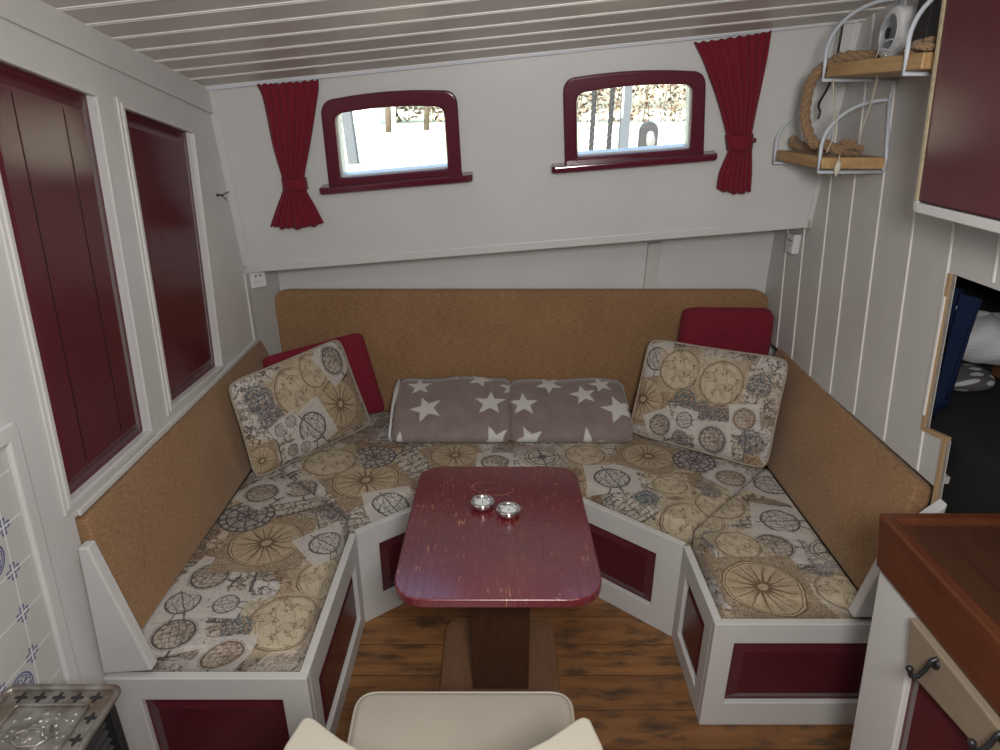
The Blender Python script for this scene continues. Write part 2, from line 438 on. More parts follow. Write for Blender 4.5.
# pillows: u along the width (0..w), v up (0..h), metres
M['map_pillow_a'] = map_fabric('map_print_pillow_a', [
    ('text', 0.20, 0.105, 0.105, 0.0), ('compass', 0.395, 0.135, 0.092, 0.0), ('hemi', 0.225, 0.245, 0.085, 0.3), ('hemi', 0.33, 0.285, 0.06, 0.3, INKBR),
    ('orn', 0.08, 0.265, 0.06, 0.2), ('orn', 0.10, 0.19, 0.055, 1.2), ('globe', 0.435, 0.29, 0.048, 0.4), ('armil', 0.245, 0.10, 0.058, 0.3), ('armil', 0.12, 0.14, 0.024, 0.4),
    ('armil', 0.165, 0.155, 0.022, 0.4), ('globe', 0.15, 0.05, 0.022, 0.0), ('armil', 0.20, 0.04, 0.022, 0.0), ('compass', 0.03, 0.06, 0.05, 0.0)], True, 1.3)
M['map_pillow_b'] = map_fabric('map_print_pillow_b', [
    ('text', 0.20, 0.06, 0.10, 0.0), ('text', 0.36, 0.06, 0.08, 0.0), ('compass', 0.035, 0.14, 0.085, 0.0), ('armil', 0.055, 0.30, 0.045, 0.3), ('hemi', 0.155, 0.275, 0.075, 0.2),
    ('hemi', 0.315, 0.255, 0.078, 0.1), ('orn', 0.20, 0.17, 0.05, 0.4), ('orn', 0.335, 0.145, 0.045, 1.0), ('orn', 0.27, 0.15, 0.04, 2.0), ('globe', 0.125, 0.06, 0.038, 0.5), ('armil', 0.215, 0.10, 0.03, 1.5),
    ('globe', 0.325, 0.055, 0.045, 0.2), ('dark', 0.21, 0.03, 0.03, 0.2), ('globe', 0.42, 0.15, 0.035, 0.2, INKBR), ('orn', 0.445, 0.27, 0.05, 0.0), ('orn', 0.455, 0.08, 0.05, 0.7)], True, 4.1)

# ------------------------------------------------------------------ mesh helpers
class MB:
    def __init__(s): s.v, s.f, s.uv, s.sm = [], [], {}, []
    def add(s, verts, faces, uvs=None, smooth=False):
        o = len(s.v)
        s.v += [tuple(p) for p in verts]
        for f in faces:
            s.f.append(tuple(i + o for i in f)); s.sm.append(smooth)
        if uvs:
            for i, u in enumerate(uvs): s.uv[o + i] = u
        return s
    def box(s, x0, x1, y0, y1, z0, z1):
        return s.prism([(x0, y0, z0), (x1, y0, z0), (x1, y1, z0), (x0, y1, z0)], (0, 0, z1 - z0))
    def prism(s, poly, off, smooth=False):
        n = len(poly); p = [V(a) for a in poly]; o = V(off)
        vs = p + [a + o for a in p]
        fs = [tuple(reversed(range(n))), tuple(range(n, 2 * n))]
        fs += [(i, (i + 1) % n, n + (i + 1) % n, n + i) for i in range(n)]
        return s.add(vs, fs, None, smooth)
    def holed(s, outer, holes, off):
        """a flat plate with holes, thickened by off"""
        bm = bmesh.new(); es = []
        for loop in [outer] + holes:
            vs = [bm.verts.new(p) for p in loop]
            es += [bm.edges.new((vs[i], vs[(i + 1) % len(vs)])) for i in range(len(vs))]
        bm.verts.index_update()
        n = len(bm.verts)
        bmesh.ops.triangle_fill(bm, use_beauty=True, use_dissolve=False, edges=es)
        bm.verts.index_update()
        pts = [v.co.copy() for v in bm.verts]
        tri = [tuple(v.index for v in f.verts) for f in bm.faces]
        bm.free()
        o = V(off)
        fs = tri + [tuple(n + i for i in reversed(t)) for t in tri]
        k = 0
        for loop in [outer] + holes:
            L = len(loop)
            fs += [(k + i, k + (i + 1) % L, n + k + (i + 1) % L, n + k + i) for i in range(L)]
            k += L
        return s.add(pts + [p + o for p in pts], fs)
    def rings(s, rings, cap=True, closed=False, smooth=True, uvs=None):
        n = len(rings[0]); vs = [p for r in rings for p in r]; fs = []
        m = len(rings)
        for j in range(m if closed else m - 1):
            a, b = j * n, ((j + 1) % m) * n
            fs += [(a + i, a + (i + 1) % n, b + (i + 1) % n, b + i) for i in range(n)]
        if cap and not closed:
            fs += [tuple(reversed(range(n))), tuple(range((m - 1) * n, m * n))]
        return s.add(vs, fs, uvs, smooth)
    def tube(s, pts, r, seg=8, closed=False, radii=None):
        pts = [V(p) for p in pts]; n = len(pts); rs = []
        up = None
        for i, p in enumerate(pts):
            if closed: t = pts[(i + 1) % n] - pts[i - 1]
            else: t = pts[min(i + 1, n - 1)] - pts[max(i - 1, 0)]
            t.normalize()
            if up is None:
                up = t.orthogonal().normalized()
            up = (up - t * up.dot(t)).normalized()
            w = t.cross(up)
            rr = radii[i] if radii else r
            rs.append([p + up * (rr * math.cos(2 * PI * k / seg)) + w * (rr * math.sin(2 * PI * k / seg)) for k in range(seg)])
        return s.rings(rs, True, closed)
    def lathe(s, prof, c, seg=24, axis=None):
        """prof: (radius, height) up the axis"""
        c = V(c); ax = V(axis).normalized() if axis else V((0, 0, 1))
        u = ax.orthogonal().normalized(); w = ax.cross(u)
        rs = [[c + ax * h + u * (r * math.cos(2 * PI * k / seg)) + w * (r * math.sin(2 * PI * k / seg)) for k in range(seg)] for r, h in prof]
        return s.rings(rs)
    def sheet(s, fn, nu, nv, smooth=True, uvfn=None):
        vs, uv = [], []
        for j in range(nv + 1):
            for i in range(nu + 1):
                vs.append(fn(i / nu, j / nv))
                if uvfn: uv.append(uvfn(i / nu, j / nv))
        fs = [(j * (nu + 1) + i, j * (nu + 1) + i + 1, (j + 1) * (nu + 1) + i + 1, (j + 1) * (nu + 1) + i) for j in range(nv) for i in range(nu)]
        return s.add(vs, fs, uv if uvfn else None, smooth)
    def build(s, name, mat, parent=None, bevel=0.0, seg=2, solid=0.0, subsurf=0, weld=False, origin=None):
        me = bpy.data.meshes.new(name)
        org = V(origin) if origin is not None else V((0, 0, 0))
        me.from_pydata([V(p) - org for p in s.v], [], s.f)
        for p, sm in zip(me.polygons, s.sm): p.use_smooth = sm
        if s.uv:
            ul = me.uv_layers.new(name='UVMap')
            for l in me.loops: ul.data[l.index].uv = s.uv.get(l.vertex_index, (0, 0))
        bm = bmesh.new(); bm.from_mesh(me)
        if weld: bmesh.ops.remove_doubles(bm, verts=bm.verts, dist=1e-5)
        bmesh.ops.recalc_face_normals(bm, faces=bm.faces)
        bm.to_mesh(me); bm.free()
        me.materials.append(mat)
        o = bpy.data.objects.new(name, me); COL.objects.link(o)
        if parent is not None:
            o.parent = parent
            o.location = org - world(parent)
        else: o.location = org
        if bevel:
            b = o.modifiers.new('bevel', 'BEVEL'); b.width = bevel; b.segments = seg; b.limit_method = 'ANGLE'; b.angle_limit = math.radians(40)
        if solid:
            b = o.modifiers.new('solid', 'SOLIDIFY'); b.thickness = solid; b.offset = 0
        if subsurf:
            b = o.modifiers.new('sub', 'SUBSURF'); b.levels = subsurf; b.render_levels = subsurf
        return o
def world(o):
    p = V((0, 0, 0))
    while o is not None:
        p = p + o.location; o = o.parent
    return p
def tag(o, label, cat, group=None, kind=None):
    o['label'] = label; o['category'] = cat
    if group: o['group'] = group
    if kind: o['kind'] = kind
    return o
def thing(name, loc, label, cat, group=None, kind=None):
    o = bpy.data.objects.new(name, None); o.empty_display_size = 0.05
    COL.objects.link(o); o.location = loc
    return tag(o, label, cat, group, kind)
def structure(o, label=None):
    o['kind'] = 'structure'
    if label: o['label'] = label
    return o
def arc_corner(a, b, c, r, n=6):
    """round corner b of the polyline a-b-c (any dimension)"""
    a, b, c = V(a), V(b), V(c)
    u = (a - b); w = (c - b); r = min(r, u.length * 0.49, w.length * 0.49)
    p, q = b + u.normalized() * r, b + w.normalized() * r
    return [((1 - t) ** 2) * p + 2 * t * (1 - t) * b * 1.0 + (t ** 2) * q for t in [i / n for i in range(n + 1)]]
def rounded(poly, radii, n=6):
    out = []; m = len(poly)
    for i in range(m):
        r = radii[i] if isinstance(radii, (list, tuple)) else radii
        if r <= 0: out.append(V(poly[i]))
        else: out += arc_corner(poly[i - 1], poly[i], poly[(i + 1) % m], r, n)
    return out
def copy_tree(o, loc, label=None, parent=None):
    c = o.copy(); COL.objects.link(c)
    if parent is None: c.location = loc
    else: c.parent = parent
    if label: c['label'] = label
    for ch in [x for x in bpy.data.objects if x.parent == o]:
        copy_tree(ch, None, None, c)
    return c

XL, XR = -0.93, 1.06
K = 0.12                                     # the cabin joinery leans a little with the sheer
YB = -1.2                                    # wall behind the camera

# ================================================================== SETTING
fl = MB(); fl.box(-1.1, 1.75, YB - 0.05, 2.7, -0.04, 0.0)
structure(fl.build('floor', M['floor']), 'worn brown floor boards')

# ceiling -------------------------------------------------------------
seamY = [onX(px, py, XL).y for px, py in ((53, 8), (83, 21), (107, 33), (130, 45), (152, 57), (168, 67), (185, 76), (202, 84))]
step = (seamY[-1] - seamY[0]) / 7
seams = [seamY[0] + step * k for k in range(-26, 9)]
sk = -0.042
def cpt(x, y0, dz=0.0):
    y = y0 + sk * (x - XL)
    return V((x, y, ceil_z(x, y) + dz))
c_ = MB(); s_ = MB()
for i in range(len(seams) - 1):
    a, b = seams[i] + 0.001, seams[i + 1] - 0.001
    c_.prism([cpt(-1.05, a), cpt(1.75, a), cpt(1.75, b), cpt(-1.05, b)], (0, 0, 0.012))
for y in seams:
    for o in (-0.0045, 0.0045):
        s_.prism([cpt(-1.05, y + o - 0.0022, -0.002), cpt(1.75, y + o - 0.0022, -0.002), cpt(1.75, y + o + 0.0022, -0.002), cpt(-1.05, y + o + 0.0022, -0.002)], (0, 0, 0.014))
c_.prism([cpt(-1.05, YB - 0.3, 0.010), cpt(1.75, YB - 0.3, 0.010), cpt(1.75, 2.45, 0.010), cpt(-1.05, 2.45, 0.010)], (0, 0, 0.05))
ce = structure(c_.build('ceiling', M['ceil_paint'], bevel=0.003), 'painted board ceiling with pale double seams')
s_.build('seam_bead', M['seam_highlight'], ce)

# left wall ------------------------------------------------------------
def yz(p): return (p.y, p.z)
def W(y, z, x=XL): return V((x, y, z))
p1 = [onX(93, 95, XL), onX(149, 431, XL), onX(67, 505, XL)]
tl1 = p1[0] + (p1[2] - p1[1]); tl1.z += 0.07
P1 = [tl1, p1[0], p1[1], p1[2]]
P2 = [onX(120, 106, XL), onX(191, 132, XL), onX(220, 366, XL), onX(169, 408, XL)]
w = MB()
zb = 0.765
outl = [W(YB, 0), W(1.150, 0), W(1.195, zb), W(2.345, zb), W(2.36, 1.0), W(2.25, ceil_z(XL, 2.25) + 0.01), W(YB, ceil_z(XL, YB) + 0.01)]
w.holed(outl, [P1, P2], (-0.022, 0, 0))
w.box(XL - 0.12, XL - 0.022, YB, 1.15, 0, 2.4)                      # backing
w.box(XL - 0.12, XL - 0.022, 1.16, 2.6, zb, 2.2)
w.box(XL - 0.13, XL - 0.11, 1.1, 2.6, 0.0, zb + 0.01)               # hull lining below the panelling
wl = structure(w.build('wall_left', M['white'], bevel=0.003), 'white panelled cabin side')
# cornice strip along the top of the wall
ca, cb = onX(0, 18, XL), onX(206, 112, XL)
sl = (cb.z - ca.z) / (cb.y - ca.y)
cz = lambda y: ca.z + sl * (y - ca.y)
cm = MB(); cm.prism([W(YB, cz(YB)), W(2.26, cz(2.26)), W(2.25, ceil_z(XL, 2.25) + 0.004), W(YB, ceil_z(XL, YB) + 0.004)], (0.010, 0, 0))
cm.build('cornice', M['white'], wl, bevel=0.003)
def inset(poly, d):
    c = sum(poly, V((0, 0, 0))) / len(poly)
    out = []
    n = len(poly)
    for i in range(n):
        a, b, e = poly[i - 1], poly[i], poly[(i + 1) % n]
        u, v = (a - b).normalized(), (e - b).normalized()
        s = u.cross(v).length
        out.append(b + (u + v) * (d / max(s, 0.2)))
    return out
def raised_panel(poly, depth_vec, face_vec, name, parent, mat, border=0.045, split=None):
    """fielded panel: a recessed border sloping up to a flat raised field"""
    m = MB()
    o = V(depth_vec); f = V(face_vec)
    a = [p + o for p in poly]
    b0 = inset(poly, border * 0.25)
    b = [p + o for p in b0]
    c0 = inset(poly, border)
    c = [p + o + f for p in c0]
    n = len(poly)
    vs = a + b + c
    fs = []
    for k in (0, n):
        fs += [(k + i, k + (i + 1) % n, k + n + (i + 1) % n, k + n + i) for i in range(n)]
    fs.append(tuple(range(2 * n, 3 * n)))
    back = [p + o - f * 1.2 for p in poly]
    vs += back
    fs += [(i, (i + 1) % n, 3 * n + (i + 1) % n, 3 * n + i) for i in range(n)]
    fs.append(tuple(range(3 * n, 4 * n)))
    m.add(vs, fs)
    return m.build(name, mat, parent)
for poly in (P1, P2):
    raised_panel(poly, (-0.016, 0, 0), (0.009, 0, 0), 'panel', wl, M['burgundy'], 0.04)
    mo = MB(); inn = inset(poly, 0.004); out = inset(poly, -0.018)
    mo.holed([p + V((0.006, 0, 0)) for p in out], [[p + V((0.006, 0, 0)) for p in inn]], (-0.006, 0, 0))
    mo.holed([p + V((0.010, 0, 0)) for p in inset(poly, -0.008)], [[p + V((0.010, 0, 0)) for p in inn]], (-0.006, 0, 0))
    mo.build('moulding', M['white'], wl, bevel=0.002)
# board joints in the large panel
gj = MB()
for t in (0.28, 0.70):
    a = P1[0].lerp(P1[1], t); b = P1[3].lerp(P1[2], t)
    a = a.lerp(b, 0.06); b = b.lerp(a, 0.06)
    x = XL - 0.0068
    gj.prism([V((x, a.y - 0.0012, a.z)), V((x, a.y + 0.0012, a.z)), V((x, b.y + 0.0012, b.z)), V((x, b.y - 0.0012, b.z))], (0.0008, 0, 0))
gj.build('board_joint', painted('joint_dark', (0.02, 0.004, 0.006), 0.5), wl)
cs = MB(); cs.box(XL, XL + 0.008, 2.312, 2.343, 0.782, 1.035); cs.build('corner_strip', M['white'], wl, bevel=0.002)
# ledge moulding under the panels
lm = MB(); lm.box(XL, XL + 0.010, 1.20, 2.34, zb, zb + 0.016)
lm.build('ledge', M['white'], wl, bevel=0.003)

# tiled patch with its white moulding
def tile_mat():
    m, nt, b = new_mat('blue_white_tiles', 0.15, 0.5)
    o = objco(nt); x, y, z = sep(nt, o)
    T = 0.092
    u = (y - z * K - 0.905 + T * 40) / T; v = (z - 0.597 + T * 40) / T
    fu, fv = u.fract(), v.fract()
    du, dv = (fu - 0.5).abs(), (fv - 0.5).abs()
    grout = du.mx(dv).gt(0.478)
    P = comb(nt, (fu - 0.5) * 1.0, (fv - 0.5) * 1.0)
    # corner flowers
    cx, cy = 0.5 - du, 0.5 - dv
    rc = (cx * cx + cy * cy).sqrt()
    ac = cy.atan2(cx)
    fl_ = (rc - ((ac * 6.0).sin() * 0.05 + 0.11)).abs().below(0.035) + rc.below(0.05)
    # round picture on some tiles
    idx = (u.floor() * 3.7 + v.floor() * 5.3).sin()
    show = (u.floor() + v.floor() * 1.0).mod(2.0).lt(0.5)
    r = ((fu - 0.5) * (fu - 0.5) + (fv - 0.5) * (fv - 0.5)).sqrt()
    n = noise(nt, comb(nt, fu * 6.0, fv * 6.0, idx * 3.0), 1.6, 4)
    pic = ((r - 0.37).abs().below(0.018) + (r - 0.32).abs().below(0.012) + (n - 0.5).abs().below(0.05) * r.lt(0.3)) * u.lt(40.0) * (v.floor() + 0.5).mod(3.0).lt(1.0)
    ink = (fl_ * 0.9 + pic).mn(1.0)
    c = mixc(nt, ink * 0.9, (0.50, 0.495, 0.475), (0.020, 0.030, 0.20))
    c = mixc(nt, grout * 1.0, c, (0.66, 0.66, 0.66))
    setc(nt, b, c)
    return m
ta, tb = onX(3, 445, XL + 0.004), onX(61, 672, XL + 0.004)
ts = (tb.y - ta.y) / (tb.z - ta.z)
ty = lambda z: ta.y + ts * (z - ta.z)
ztop = ta.z
tm = MB(); tm.prism([V((XL, -0.1, 0.2)), V((XL, ty(0.2), 0.2)), V((XL, ty(ztop), ztop)), V((XL, -0.1, ztop))], (0.004, 0, 0))
tm.build('tile_panel', tile_mat(), wl)
fm = MB(); wd = 0.036
fm.prism([V((XL, ty(0.0), 0.0)), V((XL, ty(0) + wd, 0.0)), V((XL, ty(ztop) + wd, ztop + 0.02)), V((XL, ty(ztop) + wd * 0.8, ztop + wd)), V((XL, -0.1, ztop + wd)), V((XL, -0.1, ztop)), V((XL, ty(ztop), ztop))], (0.016, 0, 0))
fm.build('tile_frame', M['white'], wl, bevel=0.006, seg=3)

# upper bulkhead with two window openings -------------------------------
def win_loops(outer, inner, crown):
    """outer and inner pixel quads (TL,TR,BR,BL) -> rounded pixel loops with a slightly crowned top"""
    def loop(q, r, bow):
        tl, tr, br, bl = [V((a, b, 0)) for a, b in q]
        p = rounded([bl, tl], 0)[:0]
        pts = [bl]
        pts += arc_corner(bl, tl, tr, r, 7)
        mid = []
        a, b = pts[-1], arc_corner(tl, tr, br, r, 7)[0]
        for k in range(1, 8):
            t = k / 8; q_ = a.lerp(b, t); q_ = q_ + V((0, -bow * 4 * t * (1 - t), 0)); mid.append(q_)
        pts += mid
        pts += arc_corner(tl, tr, br, r, 7)
        pts.append(br)
        return [(p.x, p.y) for p in pts]
    return loop(outer, 16, crown), loop(inner, 11, crown * 0.8)
WIN = [((321, 99), (457, 88.5), (462.5, 176), (330.5, 187)), ((335.5, 112.5), (444.5, 105), (448.5, 167.5), (342, 177)),
       ((562.5, 77), (705, 69.5), (702.5, 155), (564.5, 165)), ((576, 92), (691.5, 83), (688.5, 147.5), (577, 156))]
L1 = win_loops(list(WIN[0]), list(WIN[1]), 3.0)
L2 = win_loops(list(WIN[2]), list(WIN[3]), 3.0)
LT, RT = onB(204, 89), onB(862, 22)
LB, RB = onB(243, 273), onB(812, 227)
bul = MB()
bx = lambda x, z: V((x, BA + BB * x + BC * z, z))
zl, zr = LB.z, RB.z
zline = lambda x: zl + (zr - zl) * (x - LB.x) / (RB.x - LB.x)
outer = [bx(XL, zline(XL)), bx(XR, zline(XR)), bx(XR, 1.90), bx(XL, 1.72)]
bul.holed(outer, [[onB(*p) for p in L1[1]], [onB(*p) for p in L2[1]]], BN * -0.03)
wb = structure(bul.build('wall_back', M['white_wall']), 'white bulkhead with two small windows')
# trims of the bulkhead: bottom board, sides, top
tr_ = MB()
def strip(a, b, wdt, out, m, inward):
    d = (b - a).normalized(); n = BN.cross(d)
    if n.dot(V(inward)) < 0: n = -n
    m.prism([a, b, b + n * wdt, a + n * wdt], BN * out)
strip(bx(XL, zline(XL)), bx(XR, zline(XR)), 0.030, 0.006, tr_, (0, 0, 1))
strip(LB + BN * 0, LT, 0.032, 0.006, tr_, (1, 0, 0))
strip(RB, RT, 0.022, 0.006, tr_, (-1, 0, 0))
tr_.build('edge_strip', M['white_wall'], wb, bevel=0.003)
# soffit under the bulkhead and recessed lower wall
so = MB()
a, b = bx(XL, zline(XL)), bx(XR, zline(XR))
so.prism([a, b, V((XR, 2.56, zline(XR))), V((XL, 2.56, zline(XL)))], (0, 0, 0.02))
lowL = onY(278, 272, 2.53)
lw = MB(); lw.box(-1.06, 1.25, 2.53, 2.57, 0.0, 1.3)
so.build('soffit', painted('soffit_tone', (0.40, 0.375, 0.34), 0.5), wb)  # darker than the bulkhead colour
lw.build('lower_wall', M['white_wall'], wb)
# angled return at the left and a leaning batten on the lower wall
rt = MB()
rt.prism([V((XL, 2.33, 0.3)), V((lowL.x, 2.53, 0.3)), V((lowL.x - 0.05, 2.56, 0.3)), V((XL - 0.05, 2.4, 0.3))], (0, 0, zline(XL) - 0.3))
rt.build('side_return', M['plank_white'], wb)
ba = [onY(648, 243, 2.525), onY(661, 242, 2.525), onY(653, 300, 2.525), onY(642, 300, 2.525)]
bt = MB(); bt.prism([p + V((0, 0.008, 0)) for p in ba], (0, -0.022, 0))
bt.build('batten', M['plank_white'], wb, bevel=0.002)
# right end return (dark gap between lower wall and planks)
rr_ = MB(); p = onY(772, 236, 2.53)
# curtain rail / top trim
ra, rb = onB(207, 90, 0.004), onB(856, 22, 0.004)
rl = MB()
dr = (rb - ra).normalized(); up = BN.cross(dr)
if up.z < 0: up = -up
q = [ra, ra + up * 0.017, ra + up * 0.017 + BN * 0.016, ra + BN * 0.016]
rl.prism(q, rb - ra)
rl.prism([ra + up * 0.004 + BN * 0.016, ra + up * 0.012 + BN * 0.016, ra + up * 0.012 + BN * 0.019, ra + up * 0.004 + BN * 0.019], rb - ra)
structure(rl.build('trim_1', M['rail_white'], bevel=0.002), 'pale curtain rail along the top of the bulkhead')

def glass_mat():
    m = bpy.data.materials.new('window_glass'); m.use_nodes = True
    nt = m.node_tree; nt.nodes.remove(nt.nodes['Principled BSDF'])
    tr = nt.nodes.new('ShaderNodeBsdfTransparent'); gl = nt.nodes.new('ShaderNodeBsdfGlossy')
    gl.inputs['Roughness'].default_value = 0.02
    tr.inputs[0].default_value = (0.95, 0.97, 0.96, 1)
    fr = nt.nodes.new('ShaderNodeFresnel'); fr.inputs[0].default_value = 1.45
    mx = nt.nodes.new('ShaderNodeMixShader')
    nt.links.new(fr.outputs[0], mx.inputs[0]); nt.links.new(tr.outputs[0], mx.inputs[1]); nt.links.new(gl.outputs[0], mx.inputs[2])
    nt.links.new(mx.outputs[0], nt.nodes['Material Output'].inputs[0])
    return m
M['glass'] = glass_mat()
for k, (lo, sill, lab) in enumerate(((L1, ((323, 187.3), (473.5, 174)), 'left burgundy framed cabin window with a deep sill'),
                                     (L2, ((551, 166.5), (714, 153)), 'right burgundy framed cabin window with a deep sill'))):
    f = MB()
    f.holed([onB(*p) for p in lo[0]], [[onB(*p) for p in lo[1]]], BN * 0.022)
    fo = structure(f.build('window_%d' % (k + 1), M['frame_red'], bevel=0.006, seg=3), lab)
    g = MB(); g.prism([onB(*p, -0.012) for p in lo[1]], BN * -0.004)
    g.build('pane', M['glass'], fo)
    rv = MB(); rv.holed([onB(*p, -0.05) for p in lo[1]], [[onB(p[0], p[1], -0.05).lerp(sum([onB(*q, -0.05) for q in lo[1]], V()) / len(lo[1]), 0.02) for p in lo[1]]], BN * 0.05)
    rv.build('reveal', M['white'], fo)
    s = MB(); a, b = onB(*sill[0]), onB(*sill[1])
    d = (b - a).normalized(); u = BN.cross(d)
    if u.z < 0: u = -u
    n2 = BN
    pl = [a, a + BN * 0.040 + d * 0.0, b + BN * 0.040, b]
    pl = [a, a + BN * 0.046, a + BN * 0.055 + d * 0.012, b + BN * 0.055 - d * 0.012, b + BN * 0.046, b]
    s.prism([p_ - u * 0.012 for p_ in pl], u * 0.022)
    s.build('window_sill', M['sill'], fo, bevel=0.005, seg=3)

# right wall -----------------------------------------------------------
op = [onX(953, 274, XR), onX(925, 431, XR), onX(947, 441, XR), onX(935, 512, XR)]
d_ = onX(1000, 291, XR) - op[0]
opfar = op[0] + d_ * 6
hole = [op[0], op[1], op[2], op[3], W(op[3].y, 0.66, XR), W(0.35, 0.66, XR), V((XR, 0.35, opfar.z))]
plk = [((788.5, 232), (778, 330)), ((801.5, 263), (793, 351)), ((828.7, 200), (811, 370)), ((853, 200), (830.6, 388)), ((880, 200), (855, 413)), ((910, 256), (884, 439)), ((940, 323), (917, 476))]
rw = MB()
outr = [W(YB, 0, XR), W(1.30, 0, XR), W(1.36, 0.74, XR), W(2.6, 0.74, XR), W(2.56, zline(XR) + 0.01, XR), bx(XR, zline(XR)) + V((0, 0.06, 0.01)), W(2.2, ceil_z(XR, 2.2) + 0.01, XR), W(YB, ceil_z(XR, YB) + 0.01, XR)]
rw.holed(outr, [hole], (0.010, 0, 0))
rw.box(XR + 0.11, XR + 0.13, 1.1, 2.6, 0.0, 0.76)
rw.box(XR + 0.011, XR + 0.13, 1.37, 2.6, 0.742, 0.76)
wr = structure(rw.build('wall_right', M['plank_white']), 'white tongue and groove cabin side with a dark bunk opening')
gm = MB()
ys, ks = [], []
for a, b in plk:
    A_, B_ = onX(*a, XR), onX(*b, XR)
    k = (A_.y - B_.y) / (A_.z - B_.z); ks.append(k); ys.append(B_.y + k * (1.0 - B_.z))
ys.sort(reverse=True)
pk = sum(ks) / len(ks)
sp = (ys[0] - ys[-1]) / (len(ys) - 1)
yy = list(ys)
while yy[-1] > 0.4: yy.append(yy[-1] - sp)
for y in yy:
    pieces = [(0.745, ceil_z(XR, y) - 0.0)]
    yat = lambda z: y + pk * (z - 1.0)
    if y + pk * (op[0].z - 1.0) < op[0].y + 0.006:
        pieces = [(op[0].z + (y + pk * (op[0].z - 1.0) - op[0].y) * d_.z / d_.y + 0.012, ceil_z(XR, y))]
    z0, z1 = pieces[0]
    gm.prism([V((XR, yat(z0) - 0.0036, z0)), V((XR, yat(z0) + 0.0036, z0)), V((XR, yat(z1) + 0.0036, z1)), V((XR, yat(z1) - 0.0036, z1))], (-0.0035, 0, 0))
gm.build('seam_bead', M['seam_highlight'], wr, bevel=0.001)
# plywood edge of the opening
pe = MB()
def edge_strip(m, a, b, wd=0.013, out=0.004):
    d = (b - a).normalized(); n = V((1, 0, 0)).cross(d)
    if n.y < 0: n = -n
    m.prism([a + V((-out, 0, 0)), b + V((-out, 0, 0)), b + n * wd + V((-out, 0, 0)), a + n * wd + V((-out, 0, 0))], (0.012, 0, 0))
edge_strip(pe, op[0], op[1]); edge_strip(pe, op[2], op[3])
a, b = op[1], op[2]
pe.prism([a + V((-.004, 0, 0)), b + V((-.004, 0, 0)), b + V((-.004, 0.0, 0.010)), a + V((-.004, 0.0, 0.010))], (0.012, 0, 0))
pe.build('plywood_edge', M['ply'], wr)
ps = MB(); a, b = op[0].lerp(op[1], 0.14), op[0].lerp(op[1], 0.90)
ps.prism([a + V((-.0075, 0.004, 0)), b + V((-.0075, 0.004, 0)), b + V((-.0075, 0.011, 0)), a + V((-.0075, 0.011, 0))], (0.004, 0, 0))
ps.build('white_bead', M['seam_highlight'], wr)
# bunk recess behind the opening
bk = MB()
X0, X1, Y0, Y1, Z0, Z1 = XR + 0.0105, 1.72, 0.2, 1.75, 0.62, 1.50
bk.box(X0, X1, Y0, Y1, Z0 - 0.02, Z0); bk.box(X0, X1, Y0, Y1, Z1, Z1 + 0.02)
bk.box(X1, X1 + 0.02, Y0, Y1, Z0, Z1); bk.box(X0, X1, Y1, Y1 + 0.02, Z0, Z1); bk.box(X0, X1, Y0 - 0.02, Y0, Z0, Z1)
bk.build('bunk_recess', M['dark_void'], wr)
# wall behind the camera
wf = MB(); wf.box(-1.1, 1.75, YB - 0.04, YB, 0, 2.5)
structure(wf.build('wall_front', M['white']), 'white wall at the near end of the cabin')

# ================================================================== BENCH
RZ = 0.362
BP = [V((XL + 0.002, 1.13, 0)), V((-0.452, 1.13, 0)), V((-0.450, 1.690, 0)), V((-0.075, 1.985, 0)), V((0.145, 1.985, 0)), V((0.558, 1.628, 0)), V((0.556, 1.302, 0)), V((XR - 0.002, 1.302, 0))]
bench = thing('corner_bench', (0.05, 1.9, 0), 'white U-shaped built-in bench with burgundy raised panels, around the table', 'bench')
TK = 0.022
marg = [(0.075, 0.065, 0.05, 0.068), (0.055, 0.05, 0.065, 0.085), (0.075, 0.075, 0.08, 0.075), None, (0.075, 0.085, 0.08, 0.075), (0.055, 0.05, 0.065, 0.07), (0.058, 0.05, 0.085, 0.065)]
for i in range(7):
    a, b = BP[i], BP[i + 1]
    d = (b - a).normalized(); L = (b - a).length
    n = V((-d.y, d.x, 0))                    # inward, away from the room
    if i == 1: a = a + d * (TK + 0.0004)
    if i == 5: b = b - d * (TK + 0.0004)
    U = V((0, 0, 1))
    f = MB()
    o = [a, b, b + U * RZ, a + U * RZ]
    if marg[i]:
        l, r, bo, to = marg[i]
        h = [a + d * l + U * bo, b - d * r + U * bo, b - d * r + U * (RZ - to), a + d * l + U * (RZ - to)]
        f.holed(o, [h], n * TK)
    else:
        f.prism(o, n * TK)
    fo = f.build('front_frame', M['white'], bench, bevel=0.0025)
    if marg[i]:
        po = raised_panel(h, n * 0.014, n * -0.010, 'panel', fo, M['burgundy'], 0.032)
# seat board
pl = [BP[0] + V((0.01, 0.03, 0))] + [V((-0.475, 1.16, 0)), V((-0.475, 1.705, 0)), V((-0.085, 2.01, 0)), V((0.155, 2.01, 0)), V((0.582, 1.64, 0)), V((0.582, 1.33, 0)), V((XR - 0.01, 1.33, 0)), V((XR + 0.03, 2.50, 0)), V((XL - 0.03, 2.5, 0))]
sb = MB(); sb.prism([p + V((0, 0, 0.27)) for p in pl], (0, 0, 0.02)); sb.build('seat_board', M['ply'], bench)
